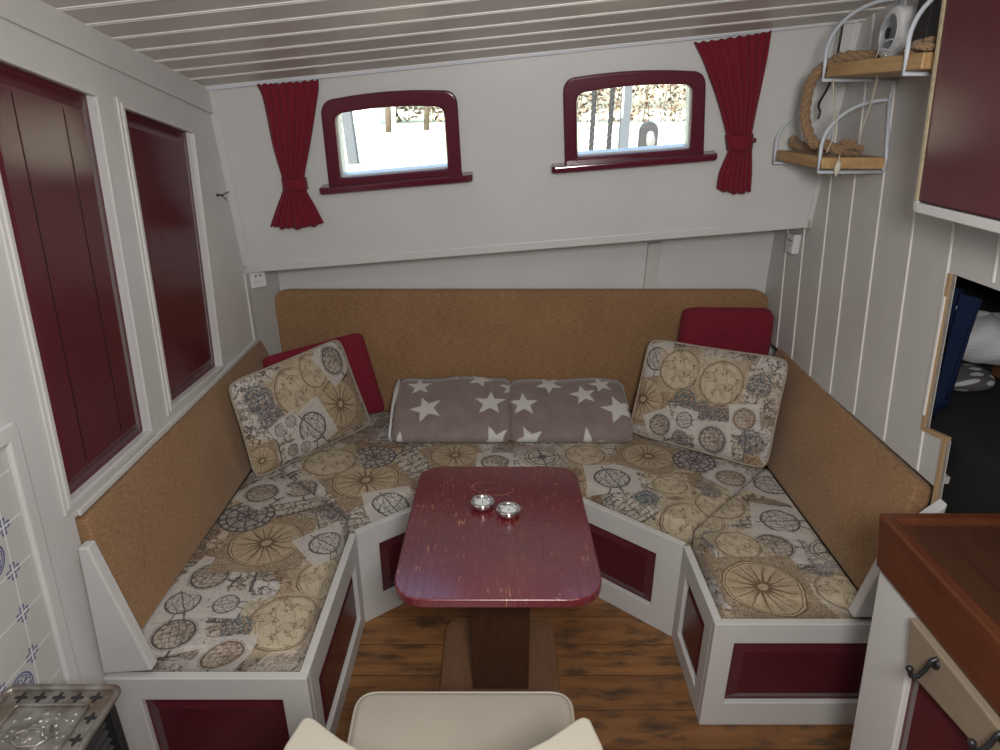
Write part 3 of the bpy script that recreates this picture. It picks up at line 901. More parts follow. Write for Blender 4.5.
# gusset end boards
g1 = MB()
g1.prism([onY(152, 671, 1.128), onY(87, 548, 1.128), onY(77, 549, 1.128), onY(103, 674, 1.128)], (0, 0.03, 0))
g1.build('end_board', M['white'], bench, bevel=0.004)
g2 = MB(); p0 = onY(853, 618, 1.30); p1_ = onY(892, 548, 1.30)
g2.prism([p0, V((XR - 0.002, 1.30, p0.z)), V((XR - 0.002, 1.30, 0.73)), p1_ + V((0.05, 0, 0.07)), p1_], (0, 0.03, 0))
g2.build('end_board', M['white'], bench, bevel=0.004)

# seat cushions ------------------------------------------------------
def cushion(name, poly, z0, z1, label, fold, bev=0.022):
    m = MB(); m.prism([V((p[0], p[1], z0)) for p in poly], (0, 0, z1 - z0))
    mo_ = near(poly)
    o = m.build(name, map_fabric('map_print_seat', mo_, fold=fold), bevel=bev, seg=4)
    for p in o.data.polygons: p.use_smooth = True
    return tag(o, label, 'seat cushion')
cushion('seat_cushion', [(-0.895, 1.165), (-0.478, 1.165), (-0.478, 1.708), (-0.88, 2.10)], 0.291, SEATZ, 'map-print seat cushion on the left arm of the bench, below the tall burgundy wall panels', (-1, 1))
cushion('seat_cushion', [(-0.474, 1.712), (-0.088, 2.014), (0.158, 2.014), (0.582, 1.648), (0.955, 2.03), (0.955, 2.468), (-0.86, 2.468), (-0.872, 2.105)], 0.291, SEATZ, 'map-print seat cushion along the back of the bench, under the star blankets', (0, 1))
cushion('seat_cushion', [(0.586, 1.335), (0.955, 1.335), (0.955, 2.024), (0.586, 1.644)], 0.291, SEATZ, 'map-print seat cushion on the right arm of the bench, next to the wooden counter', (1, 1))

# back cushions -------------------------------------------------------
def slab(name, a, b, c, d, off, label, rc=(0.02, 0.02, 0.02, 0.02), bev=0.014):
    m = MB(); m.prism(rounded([V(a), V(b), V(c), V(d)], list(rc), 6), V(off))
    o = m.build(name, M['brown'], bevel=bev, seg=3)
    for p in o.data.polygons: p.use_smooth = True
    return tag(o, label, 'back cushion')
slab('back_cushion', (-0.872, 1.185, 0.416), (-0.872, 2.42, 0.416), (-0.922, 2.40, 0.768), (-0.922, 1.212, 0.752), (-0.06, 0, -0.005), 'plain brown back cushion on the left arm of the bench, below the burgundy wall panels', (0.01, 0.01, 0.02, 0.02))
slab('back_cushion', (0.958, 1.337, 0.40), (0.958, 2.325, 0.40), (1.052, 2.315, 0.755), (1.052, 1.405, 0.722), (0.05, 0, -0.01), 'plain brown back cushion on the right arm of the bench, below the white planked wall', (0.01, 0.01, 0.03, 0.03))
slab('back_cushion', (-0.885, 2.472, 0.40), (1.066, 2.472, 0.40), (1.075, 2.482, 0.928), (-0.900, 2.482, 0.928), (0, 0.044, 0), 'long plain brown back cushion across the rear wall, behind the star blankets', (0.0, 0.0, 0.09, 0.07))

# ------------------------------------------------------------------ pillows
def pillow(name, c00, c10, c11, c01, th, mat, label, pw=2.4, pinch=0.03, box=0.0, sag=0.0, piping=None, cat='pillow'):
    """c00 bottom-left, c10 bottom-right, c11 top-right, c01 top-left as seen from the front"""
    c00, c10, c11, c01 = [V(p) for p in (c00, c10, c11, c01)]
    ux = (c10 - c00); vy = (c01 - c00)
    n = ux.cross(vy).normalized()
    wd = ux.length; ht = vy.length
    NU, NV = 28, 22
    rs = random.Random(sum(map(ord, label)))
    ph = [rs.random() * 6 for _ in range(6)]
    def pos(u, v, side):
        s, t = 2 * u - 1, 2 * v - 1
        # softened corners and hollowed edges
        k = pinch
        s2 = s * (1 - k * (1 - t * t) ) if True else s
        t2 = t * (1 - k * (1 - s * s))
        rcn = 0.06 * (abs(s) ** 8) * (abs(t) ** 8)
        s2 *= (1 - rcn); t2 *= (1 - rcn)
        uu, vv = (s2 + 1) / 2, (t2 + 1) / 2
        base = c00 * (1 - uu) * (1 - vv) + c10 * uu * (1 - vv) + c11 * uu * vv + c01 * (1 - uu) * vv
        h = ((1 - abs(s) ** pw) * (1 - abs(t) ** pw))
        h = max(h, 0.0) ** (0.5)
        h = box + (1 - box) * h if (abs(s) < 0.999 and abs(t) < 0.999) else h
        wob = 1 + 0.06 * math.sin(5 * s + ph[0]) * math.sin(4 * t + ph[1]) + 0.04 * math.sin(9 * s + 3 * t + ph[2])
        return base + n * (side * th * 0.5 * h * wob)
    m = MB()
    m.sheet(lambda u, v: pos(u, v, 1), NU, NV, True, lambda u, v: (u * wd, v * ht))
    m.sheet(lambda u, v: pos(u, v, -1), NU, NV, True, lambda u, v: (u * wd, v * ht))
    org = (c00 + c10) / 2
    if piping:
        root = thing(name, org, label, cat)
        m.build('cover', mat, root, weld=False)
        pts = []
        for k in range(40): pts.append(pos(k / 40, 0, 0))
        for k in range(30): pts.append(pos(1, k / 30, 0))
        for k in range(40): pts.append(pos(1 - k / 40, 1, 0))
        for k in range(30): pts.append(pos(0, 1 - k / 30, 0))
        q = MB(); q.tube(pts, 0.004, 6, True); q.build('piping', piping, root)
        return root
    o = m.build(name, mat, origin=org)
    return tag(o, label, cat)
M['pipe_beige'] = fabric('beige_piping', (0.30, 0.25, 0.19), (0.38, 0.32, 0.25), 300)
# left: red behind, map in front
rp = pillow('throw_pillow', (-0.845, 2.295, 0.425), (-0.466, 2.425, 0.425), (-0.545, 2.446, 0.776), (-0.897, 2.262, 0.73), 0.055, M['red_fabric'], 'plain red throw pillow in the left corner, half hidden by the map pillow', 3.0, 0.02, 0.3)
mpL = pillow('throw_pillow', (-0.832, 1.905, 0.422), (-0.510, 2.320, 0.422), (-0.618, 2.365, 0.775), (-0.888, 1.935, 0.765), 0.09, M['map_pillow_a'], 'map-print throw pillow leaning against the left back cushion and the red pillow', 2.6, 0.025, 0.0, piping=M['pipe_beige'])
# right: red block, map in front
rb_ = pillow('throw_pillow', (0.690, 2.405, 0.425), (1.060, 2.400, 0.425), (1.053, 2.402, 0.882), (0.702, 2.412, 0.882), 0.10, M['red_fabric'], 'plain red block cushion standing in the right corner behind the map pillow', 8.0, 0.0, 0.6)
mpR = pillow('throw_pillow', (0.497, 2.245, 0.428), (0.925, 1.955, 0.428), (1.008, 2.105, 0.785), (0.572, 2.355, 0.775), 0.11, M['map_pillow_b'], 'map-print throw pillow in the right corner, leaning on the red block cushion', 2.6, 0.02, 0.0, piping=M['pipe_beige'])

# ------------------------------------------------------------------ star blankets
FY, FZ, BY, BZ = 2.160, 0.420, 2.462, 0.566
chord = V((0, BY - FY, BZ - FZ)); CL = chord.length; cd = chord / CL
def bl_uv(px, py):
    d = ray(px, py); pn = V((0, -cd.z, cd.y))
    p0 = V((0, FY, FZ)) + pn * 0.035
    t = (p0 - EYE).dot(pn) / d.dot(pn); p = EYE + d * t
    return p.x, (p - V((0, FY, FZ))).dot(cd)
def g_star5(nt, P):
    x, y, r, a = polar(nt, P)
    seg = 2 * PI / 5
    aa = ((a + seg / 2).mod(seg) - seg / 2).abs()
    X, Y = aa.cos() * r, aa.sin() * r
    ri = 0.42
    tx, ty = 1.0, 0.0; ix, iy = ri * math.cos(PI / 5), ri * math.sin(PI / 5)
    nx, ny = (iy - ty), -(ix - tx)
    l = math.hypot(nx, ny); nx /= l; ny /= l
    dd = X * nx + Y * ny - (tx * nx)
    ins = (dd + 0.5).below(0.5, 0.05)
    return (ins, ins, ins)
GS = group('print_star', g_star5, OUT)
def blanket_mat(name, stars):
    m, nt, b = new_mat(name, 0.95, 0.1, 0, 0, 0.4)
    o = uvco(nt)
    n = noise(nt, o, 14, 4)
    c = mixc(nt, n.ramp(0.3, 0.7), (0.205, 0.158, 0.142), (0.262, 0.206, 0.188))
    tot = None
    for u, v, r, rot in stars:
        g = nt.nodes.new('ShaderNodeGroup'); g.node_tree = GS
        nt.links.new(mapping(nt, o, loc=(u, v, 0), rot=rot, scale=(r, r, r)), g.inputs[0])
        e = E(nt, g.outputs[0]); tot = e if tot is None else tot.mx(e)
    c = mixc(nt, tot, c, (0.58, 0.57, 0.55))
    setc(nt, b, c)
    bump(nt, b, noise(nt, o, 350, 2), 0.35, 0.002)
    return m
def zs(lst): return [bl_uv(380 + x * 0.26, 350 + y * 0.26) + (r, rot) for x, y, r, rot in lst]
BM1 = blanket_mat('star_fleece_a', zs([(152, 130, 0.052, 0.4), (178, 228, 0.066, 1.9), (424, 208, 0.064, 1.5), (505, 140, 0.05, 0.3), (440, 345, 0.062, 0.7), (70, 352, 0.05, 0.3), (385, 105, 0.05, 1.2), (290, 85, 0.03, 0)]))
BM2 = blanket_mat('star_fleece_b', zs([(552, 205, 0.060, 1.6), (575, 340, 0.062, 1.9), (782, 172, 0.056, 0.5), (918, 228, 0.072, 1.8), (805, 358, 0.070, 1.65), (650, 120, 0.055, 0.9), (850, 125, 0.05, 0.6)]))
def blanket(x0, x1, mat, label, dz, layers, xr0=0.0):
    root = thing('folded_blanket', ((x0 + x1) / 2, FY, SEATZ), label, 'blanket')
    prof = [(FY + 0.03, SEATZ + 0.002), (FY + 0.005, SEATZ + 0.012), (FY, SEATZ + 0.03), (FY + 0.012, SEATZ + 0.052), (FY + 0.05, 0.488 + dz)]
    for k in range(1, 8):
        t = k / 8
        prof.append((FY + 0.05 + (BY - FY - 0.07) * t, 0.488 + dz + (BZ - 0.488) * t + 0.012 * math.sin(PI * t)))
    prof += [(BY - 0.012, BZ + dz), (BY - 0.002, BZ - 0.02), (BY, BZ - 0.06), (BY - 0.004, SEATZ + 0.01), (BY - 0.02, SEATZ + 0.002)]
    NX = 26
    m = MB(); rings, uv = [], []
    rs = random.Random(int((x0 + 9) * 1000))
    p1, p2 = rs.random() * 6, rs.random() * 6
    cy_, cz_ = (FY + BY) / 2, (SEATZ + 0.50) / 2
    for i in range(NX + 1):
        t = i / NX
        e = min(t, 1 - t) * (x1 - x0)
        s = 1.0 if e > 0.02 else 0.90 + 0.10 * math.sqrt(max(0, 1 - (1 - e / 0.02) ** 2))
        x = x0 + (x1 - x0) * t
        rg = []
        for (y, z) in prof:
            yy_ = cy_ + (y - cy_) * s; zz = cz_ + (z - cz_) * s
            if z > SEATZ + 0.04:
                zz += 0.005 * math.sin(9 * x + p1 + y * 5) + 0.004 * math.sin(23 * x + p2 - y * 9)
            zz = max(zz, SEATZ + 0.001)
            rg.append(V((x + (xr0 if True else 0) * (z - SEATZ), yy_, zz)))
            uv.append((x, (V((0, yy_, zz)) - V((0, FY, FZ))).dot(cd)))
        rings.append(rg)
    m.rings(rings, True, False, True, uv)
    o = m.build('folded_fleece', mat, root)
    return root
b1 = blanket(-0.408, 0.0385, BM1, 'folded grey-brown star blanket, the left one, showing a white edge at its left end', 0.004, 2)
b2 = blanket(0.0395, 0.500, BM2, 'folded grey-brown star blanket, the right one, nearest the red block cushion', -0.004, 2)
# white bound edge of the left blanket
q = MB(); q.tube([V((-0.410, FY + 0.008, SEATZ + 0.012)), V((-0.415, FY + 0.004, SEATZ + 0.035)), V((-0.415, FY + 0.05, 0.486)), V((-0.416, FY + 0.12, 0.52)), V((-0.414, FY + 0.2, 0.545)), V((-0.412, BY - 0.03, 0.562))], 0.006, 8, False, [0.004, 0.006, 0.005, 0.006, 0.009, 0.012])
q.build('white_edge', M['white_cloth'], b1)['label'] = 'white bound edge'

# ================================================================== TABLE
tbl = thing('pedestal_table', (0, 1.45, 0), 'small worn burgundy table on a dark wooden pedestal, in the middle of the bench', 'table')
tp = MB(); tp.prism(rounded([V((-0.232, 1.068, 0.628)), V((0.224, 1.068, 0.628)), V((0.222, 1.615, 0.628)), V((-0.232, 1.615, 0.628))], [0.085, 0.085, 0.075, 0.075], 8), (0, 0, 0.022))
TSL = -0.058                                   # the top dips slightly away from the near end
tp.v = [(p_[0], p_[1] + (p_[1] - 1.068) * 0.10, p_[2] + TSL * (p_[1] - 1.068) * 1.10) for p_ in tp.v]
tp.build('tabletop', M['table'], tbl, bevel=0.004, seg=3)
def on_table(px, py):
    d = ray(px, py); t = (0.950 + TSL * 1.068) / (TSL * d.y - d.z); p_ = EYE + d * t
    return p_ + V((0, 0, 0.0012))
pd = MB(); pd.box(-0.079, 0.083, 1.395, 1.495, 0.03, 0.6035); pd.build('pedestal', M['pedestal'], tbl, bevel=0.004)
ft = MB(); ft.prism(rounded([V((-0.176, 1.22, 0.0)), V((0.174, 1.22, 0.0)), V((0.174, 1.675, 0.0)), V((-0.176, 1.675, 0.0))], 0.045, 6), (0, 0, 0.032)); ft.build('foot', M['foot'], tbl, bevel=0.005)

tc = on_table(482.5, 507.5)
tea = thing('tealight_holder', (tc.x, tc.y, tc.z), 'round chrome tealight holder, the left one of the pair on the burgundy table', 'candle holder', 'tealight holders on the table')
h = MB(); h.lathe([(0.018, 0.0), (0.026, 0.002), (0.0315, 0.009), (0.0328, 0.015), (0.0318, 0.019), (0.029, 0.0212), (0.0255, 0.0205), (0.0232, 0.0175), (0.0222, 0.010), (0.0218, 0.004)], (tc.x, tc.y, tc.z), 28); h.build('cup', M['chrome'], tea)
h = MB(); h.lathe([(0.0195, 0.003), (0.0195, 0.0115), (0.0175, 0.012), (0.002, 0.0112)], (tc.x, tc.y, tc.z), 24); cnd = h.build('candle', M['wax'], tea)
h = MB(); h.tube([(tc.x, tc.y, tc.z + 0.0115), (tc.x + 0.0008, tc.y, tc.z + 0.018)], 0.0008, 6); h.build('wick', M['black'], cnd)
tc2 = on_table(508.5, 515)
tea.rotation_euler = (TSL, 0, 0)
copy_tree(tea, tc2, 'round chrome tealight holder, the right one of the pair on the burgundy table')

# ================================================================== CHAIR
ch = thing('dining_chair', (-0.07, 0.8, 0), 'cream leather chair with a curved back, in front of the burgundy table', 'chair')
SZ = 0.46
s = MB()
s.prism(rounded([V((-0.285, 0.62, SZ - 0.07)), V((0.140, 0.62, SZ - 0.07)), V((0.150, 1.012, SZ - 0.07)), V((-0.300, 1.012, SZ - 0.07))], 0.045, 8), (0, 0, 0.07))
so_ = s.build('seat', M['leather'], ch, bevel=0.016, seg=4)
for p in so_.data.polygons: p.use_smooth = True
# piping seam round the seat
sp_ = MB(); sp_.tube([p + V((0, 0, 0)) for p in rounded([V((-0.285, 0.62, SZ - 0.010)), V((0.140, 0.62, SZ - 0.010)), V((0.150, 1.013, SZ - 0.010)), V((-0.300, 1.013, SZ - 0.010))], 0.045, 8)], 0.0035, 6, True)
sp_.build('piping', M['leather'], ch)
cx = -0.081
half = [(0.0, 0.612), (0.05, 0.622), (0.10, 0.642), (0.15, 0.669), (0.196, 0.702), (0.206, 0.707), (0.216, 0.703), (0.228, 0.66), (0.236, 0.61), (0.226, 0.56), (0.18, 0.53), (0.10, 0.515), (0.0, 0.51)]
plan = half + [(-x, y) for x, y in reversed(half[1:-1])]
bkm = MB(); bkm.prism([V((cx + x, y, 0.50)) for x, y in plan], (0, 0, 0.252))
bo_ = bkm.build('backrest', M['leather'], ch, bevel=0.010, seg=3)
for sx in (-1, 1):
    st = MB(); st.tube([(cx + sx * 0.17, 0.66, 0.40), (cx + sx * 0.175, 0.635, 0.52), (cx + sx * 0.175, 0.62, 0.60)], 0.011, 8); st.build('back_support', M['chrome'], ch)
    for yy_ in (0.66, 0.97):
        lg = MB(); lg.tube([(cx + sx * 0.16, yy_, 0.41), (cx + sx * 0.175, yy_ + (0.02 if yy_ > 0.8 else -0.02), 0.0)], 0.012, 10); lg.build('leg', M['chrome'], ch)

# ================================================================== STOVE
def stove_mat():
    m, nt, b = new_mat('cast_iron_top', 0.38, 0.5, 0.75)
    o = objco(nt)
    n = noise(nt, o, 26, 4); n2 = noise(nt, o, 9, 3)
    c = mixc(nt, n.ramp(0.35, 0.65), (0.24, 0.225, 0.20), (0.46, 0.44, 0.41))
    c = mixc(nt, n2.ramp(0.52, 0.7) * 0.45, c, (0.20, 0.11, 0.06))
    setc(nt, b, c)
    bump(nt, b, noise(nt, o, 70, 4), 0.8, 0.004)
    return m
M['stove'] = stove_mat()
stz = 0.60
c1 = onZ(120, 687, stz)
SX1, SY1 = c1.x, c1.y
SX0, SY0 = XL + 0.018, 0.42
stv = thing('stove', ((SX0 + SX1) / 2, 0.66, 0), 'small cast-iron stove with ornate top and louvred side, by the blue and white tiles', 'stove')
t_ = MB()
o4 = [V((SX0, SY0, stz - 0.014)), V((SX1, SY0, stz - 0.014)), V((SX1, SY1, stz - 0.014)), V((SX0, SY1, stz - 0.014))]
ro = rounded(o4, 0.018, 5)
t_.prism(ro, (0, 0, 0.010))
ri_ = [V((p.x, p.y, stz - 0.006)) for p in ro]
ctr = V(((SX0 + SX1) / 2, (SY0 + SY1) / 2, 0))
t_.tube([V((p.x, p.y, stz - 0.003)) for p in ro], 0.007, 8, True)
# inner bead of the rim
inn = [V((p.x + (0.037 if p.x < ctr.x else -0.037), p.y + (0.037 if p.y < ctr.y else -0.037), stz - 0.002)) for p in o4]
t_.tube([q_ for q_ in rounded(inn, 0.01, 4)], 0.0035, 6, True)
# ornamental relief
for k in range(190):
    x = rnd.uniform(SX0 + 0.045, SX1 - 0.045); y = rnd.uniform(0.52, SY1 - 0.048)
    r = rnd.uniform(0.003, 0.0075)
    t_.lathe([(r, 0), (r * 0.8, 0.0015), (r * 0.4, 0.0026), (0.0005, 0.0028)], (x, y, stz - 0.005), 8)
for k in range(4):
    x = (SX0 + SX1) / 2 + rnd.uniform(-0.02, 0.02); y = SY1 - 0.10 - 0.045 * k
    pts = [V((x + 0.022 * math.cos(a_ * 0.9) * (1 + 0.1 * a_), y + 0.014 * math.sin(a_ * 0.9) * (1 + 0.1 * a_), stz - 0.003)) for a_ in range(9)]
    t_.tube(pts, 0.003, 6)
t_.build('top_plate', M['stove'], stv)
# quatrefoil holes: dark inlays along the rim
def quatre(x, y, r):
    ol = []
    for k in range(32):
        a_ = 2 * PI * k / 32; q_ = r * (1.05 + 0.42 * math.cos(4 * a_))
        ol.append(V((x + q_ * math.cos(a_), y + q_ * math.sin(a_), stz - 0.0045)))
    m_ = MB(); m_.prism(ol, (0, 0, 0.0008)); m_.build('quatrefoil_hole', M['iron'], stv)
for k in range(5): quatre(SX0 + 0.034 + k * (SX1 - SX0 - 0.068) / 4, SY1 - 0.020, 0.0085)
for k in range(1, 8): quatre(SX1 - 0.019, SY1 - 0.02 - k * 0.043, 0.0085)
bd = MB(); bd.box(SX0 + 0.01, SX1 - 0.025, SY0 + 0.01, SY1 - 0.018, 0.08, stz - 0.014); bd.build('body', M['iron'], stv, bevel=0.004)
lv = MB()
for k in range(22):
    z = stz - 0.030 - k * 0.020
    lv.prism([V((SX1 - 0.027, SY0 + 0.03, z)), V((SX1 - 0.008, SY0 + 0.03, z - 0.008)), V((SX1 - 0.008, SY0 + 0.03, z - 0.011)), V((SX1 - 0.027, SY0 + 0.03, z - 0.004))], (0, SY1 - SY0 - 0.075, 0))
lv.build('louvre', painted('louvre_iron', (0.035, 0.034, 0.033), 0.35, 0.05), stv)
ps_ = MB(); ps_.box(SX1 - 0.026, SX1 - 0.006, SY1 - 0.030, SY1 - 0.014, 0.03, stz - 0.012); ps_.build('corner_post', M['iron'], stv, bevel=0.003)
for sx in (SX0 + 0.03, SX1 - 0.05):
    for sy in (SY0 + 0.04, SY1 - 0.06):
        lg = MB(); lg.lathe([(0.018, 0), (0.012, 0.04), (0.016, 0.085)], (sx, sy, 0), 12); lg.build('leg', M['iron'], stv)

# ================================================================== COUNTER
CX0, CY1, CZ = 0.755, 1.092, 0.85
cx1 = XR - 0.004
cy0 = 0.2
wt = thing('worktop', (0.9, 0.7, 0.74), 'mahogany worktop with a raised edge, on the white cabinet at the right', 'worktop')
ap = MB()
rim_o = [V((CX0, cy0, CZ - 0.105)), V((cx1, cy0, CZ - 0.105)), V((cx1, CY1, CZ - 0.105)), V((CX0, CY1, CZ - 0.105))]
rim_i = [V((CX0 + 0.024, cy0 + 0.02, CZ - 0.105)), V((cx1 - 0.02, cy0 + 0.02, CZ - 0.105)), V((cx1 - 0.02, CY1 - 0.024, CZ - 0.105)), V((CX0 + 0.024, CY1 - 0.024, CZ - 0.105))]
ap.holed(rim_o, [rim_i], (0, 0, 0.105)); ap.v = [(x, y + (0.30 * (z - CZ) if y > 1.0 else 0), z) for x, y, z in ap.v]; ap.build('edge_rail', M['mahogany'], wt, bevel=0.004)
su = MB(); su.box(CX0 + 0.022, cx1 - 0.018, cy0 + 0.018, CY1 - 0.022, CZ - 0.035, CZ - 0.012); su.build('top_board', M['mahogany_dark'], wt)
cab = thing('base_cabinet', (0.9, 0.65, 0), 'white base cabinet with a burgundy panel, under the mahogany worktop', 'cabinet')
fx = CX0 + 0.010
def onF(px, py): return onX(px, py, fx)
ed_t, ed_b = onF(881, 560), onF(849, 750)
slp = (ed_t.y - ed_b.y) / (ed_t.z - ed_b.z)
yf = lambda z: ed_t.y + slp * (z - ed_t.z)
zt_ = CZ - 0.107
a_in = onF(918, 614); b_in = onF(892, 750); si = (a_in.y - b_in.y) / (a_in.z - b_in.z)
yi = lambda z: a_in.y + si * (z - a_in.z)
cb_ = MB()
ho = [V((fx, yi(0.10), 0.10)), V((fx, yi(0.66), 0.66)), V((fx, cy0 + 0.06, 0.66)), V((fx, cy0 + 0.06, 0.10))]
cb_.holed([V((fx, cy0, 0)), V((fx, yf(0), 0)), V((fx, yf(zt_), zt_)), V((fx, cy0, zt_))], [ho], (0.02, 0, 0))
cb_.prism([V((fx + 0.0204, yf(0) - 0.02, 0)), V((cx1, yf(0) - 0.02, 0)), V((cx1, yf(0), 0)), V((fx + 0.0204, yf(0), 0))], V((0, yf(zt_) - yf(0), zt_)))
cb_.box(fx + 0.02, cx1, cy0, cy0 + 0.02, 0, zt_)
cb_.build('carcass', M['white'], cab, bevel=0.003)
raised_panel(ho, (0.012, 0, 0), (-0.008, 0, 0), 'panel', cab, M['burgundy'], 0.03)
# coat hook rail on the cabinet
hr0 = [onX(911, 612, fx - 0.02), onX(908, 664, fx - 0.02), onX(985, 750, fx - 0.02), onX(1000, 704, fx - 0.02)]
hr = thing('hook_rail', (fx, 0.75, 0.65), 'bare wooden board with dark coat hooks, on the side of the white cabinet', 'hook rail')
dlo = (hr0[2] - hr0[1]) ; dhi = (hr0[3] - hr0[0])
bdm = MB(); bdm.prism([p_ - V((0, 0, 0.012)) for p_ in (hr0[0], hr0[1], hr0[1] + dlo * 2.2, V((hr0[0].x, (hr0[0] + dhi * 2.2).y, hr0[0].z)))], (0.0185, 0, 0)); bdm.build('board', M['mdf'], hr, bevel=0.003)
def hook(px, py):
    p = onX(px, py, fx - 0.02)
    m = MB()
    m.lathe([(0.010, 0), (0.009, 0.003), (0.002, 0.004)], p, 12, (-1, 0, 0))
    pts = [p + V((0, 0, 0.012)), p + V((-0.010, 0, 0.006)), p + V((-0.015, 0.001, -0.016)), p + V((-0.023, 0.002, -0.031)), p + V((-0.034, 0.003, -0.030)), p + V((-0.040, 0.003, -0.014))]
    sm = []
    for i in range(len(pts) - 1):
        for k in range(4): sm.append(pts[i].lerp(pts[i + 1], k / 4))
    sm.append(pts[-1])
    m.tube(sm, 0.0042, 8)
    m.lathe([(0.001, -0.006), (0.005, -0.004), (0.0065, 0), (0.005, 0.004), (0.001, 0.006)], pts[-1], 10)
    m.build('hook', M['iron'], hr)
hook(936, 664); hook(1003, 738)

# ================================================================== UPPER CABINET
uc = thing('wall_cabinet', (0.98, 1.0, 1.41), 'hanging white cabinet with a large burgundy door, high on the right wall', 'cabinet')
ux = 0.872
bl_, tl_ = onX(918, 201, ux), onX(946, 0, ux)
kk = (tl_.y - bl_.y) / (tl_.z - bl_.z)
zb0 = bl_.z
ydr = lambda z: bl_.y + kk * (z - bl_.z)
zt0 = 1.86
bo = MB()
yo = 0.012
bo.prism([V((ux + 0.022, 0.4, zb0 - 0.012)), V((ux + 0.022, ydr(zb0) + yo, zb0 - 0.012)), V((ux + 0.022, ydr(zt0) + yo, zt0)), V((ux + 0.022, 0.4, zt0 + 0.12))], (XR - ux - 0.024, 0, 0))
bo.build('carcass', M['white'], uc, bevel=0.003)
dm = MB(); dm.prism([V((ux, 0.4, zb0)), V((ux, ydr(zb0), zb0)), V((ux, ydr(zt0), zt0)), V((ux, 0.4, zt0 + 0.1))], (0.02, 0, 0))
dro = dm.build('door', M['burgundy'], uc, bevel=0.003)
wr_ = MB(); wr_.prism([V((ux + 0.004, 0.4, zb0 - 0.024)), V((ux + 0.004, ydr(zb0) + yo, zb0 - 0.024)), V((ux + 0.004, ydr(zb0) + yo, zb0 - 0.004)), V((ux + 0.004, 0.4, zb0 - 0.004))], (0.05, 0, 0))
wr_.prism([V((ux + 0.004, ydr(zb0) + 0.005, zb0 - 0.02)), V((ux + 0.004, ydr(zb0) + yo + 0.006, zb0 - 0.02)), V((ux + 0.004, ydr(zt0) + yo + 0.006, zt0)), V((ux + 0.004, ydr(zt0) + 0.005, zt0))], (0.05, 0, 0))
wr_.build('face_frame', M['white'], uc, bevel=0.002)
hg = MB()
a, b = V((ux - 0.001, ydr(zb0) + 0.0025, zb0)), V((ux - 0.001, ydr(zt0) + 0.0025, zt0))
n_ = 30
for k in range(n_):
    p, q = a.lerp(b, (k + 0.02) / n_), a.lerp(b, (k + 0.98) / n_)
    hg.prism([p + V((-0.003, -0.004, 0)), p + V((-0.003, 0.003, 0)), q + V((-0.003, 0.003, 0)), q + V((-0.003, -0.004, 0))], (0.004, 0, 0))
hg.build('piano_hinge', M['brass'], dro)['label'] = 'dull brass hinge strip'

# ================================================================== SHELF
sh = thing('wall_shelf', (0.97, 1.85, 1.45), 'two-tier pine shelf in a pale blue wire frame, on the right planked wall', 'shelf')
xw = XR - 0.006
lowz = 1.468; lY0, lY1, lX = 1.862, 2.185, 0.880
upz = 1.700; uY0, uY1, uX = 1.478, 1.900, 0.866
b_ = MB(); b_.box(lX, xw, lY0, lY1 - 0.005, lowz - 0.030, lowz); b_.build('shelf_board', M['shelf_wood'], sh, bevel=0.003)
b_ = MB(); b_.box(uX, xw, uY0, uY1, upz - 0.032, upz); b_.build('shelf_board', M['shelf_wood'], sh, bevel=0.003)
def bracket(y, x, z, h, name='wire_bracket'):
    m = MB(); r = 0.0052
    zb2 = z - 0.038
    ly = lambda zz: y + 0.30 * max(0.0, zz - z)
    P_ = lambda xx, zz: V((xx, ly(zz), zz))
    pts = [P_(xw, zb2), P_(x - 0.006, zb2), P_(x - 0.006, z + 0.012)]
    H = h - 0.012
    for k in range(1, 15):
        a_ = k / 14 * PI / 2
        pts.append(P_(x - 0.006 + (xw - x + 0.006) * (1 - math.cos(a_)), z + 0.012 + H * math.sin(a_)))
    m.tube(pts, r, 8)
    m.tube([P_(xw, zb2), P_(xw, z), P_(xw, z + h)], r, 8)
    m.build(name, M['wire'], sh)
bracket(lY0 + 0.004, lX, lowz, 0.145)
bracket(lY1 - 0.008, lX, lowz, 0.132)
bracket(uY1 + 0.003, uX, upz, 0.158)
bracket(1.527, uX, upz, 0.158)
# uprights on the wall joining the two tiers
up_ = MB(); up_.tube([V((xw, lY0 + 0.0475, lowz + 0.145)), V((xw, uY1 + 0.003, upz - 0.038))], 0.0052, 8); up_.build('upright', M['wire'], sh)

# thick rope: three laid strands
def smooth(pts, n=8):
    P = [V(p) for p in pts]; out = []
    for i in range(len(P) - 1):
        p0, p1, p2, p3 = P[max(i - 1, 0)], P[i], P[i + 1], P[min(i + 2, len(P) - 1)]
        for k in range(n):
            t = k / n
            out.append(0.5 * ((2 * p1) + (p2 - p0) * t + (2 * p0 - 5 * p1 + 4 * p2 - p3) * t * t + (3 * p1 - p0 - 3 * p2 + p3) * t ** 3))
    out.append(P[-1]); return out
def laid_rope(m, pts, r, pitch, strands=3, res=14):
    c = smooth(pts, res); n = len(c)
    up = None; s = 0.0
    st = [[] for _ in range(strands)]
    for i, p in enumerate(c):
        t = (c[min(i + 1, n - 1)] - c[max(i - 1, 0)]).normalized()
        if up is None: up = t.orthogonal().normalized()
        up = (up - t * up.dot(t)).normalized(); w_ = t.cross(up)
        if i: s += (p - c[i - 1]).length
        for k in range(strands):
            a_ = 2 * PI * (s / pitch + k / strands)
            st[k].append(p + (up * math.cos(a_) + w_ * math.sin(a_)) * r * 0.5)
    for q_ in st: m.tube(q_, r * 0.56, 7)
rm = MB()
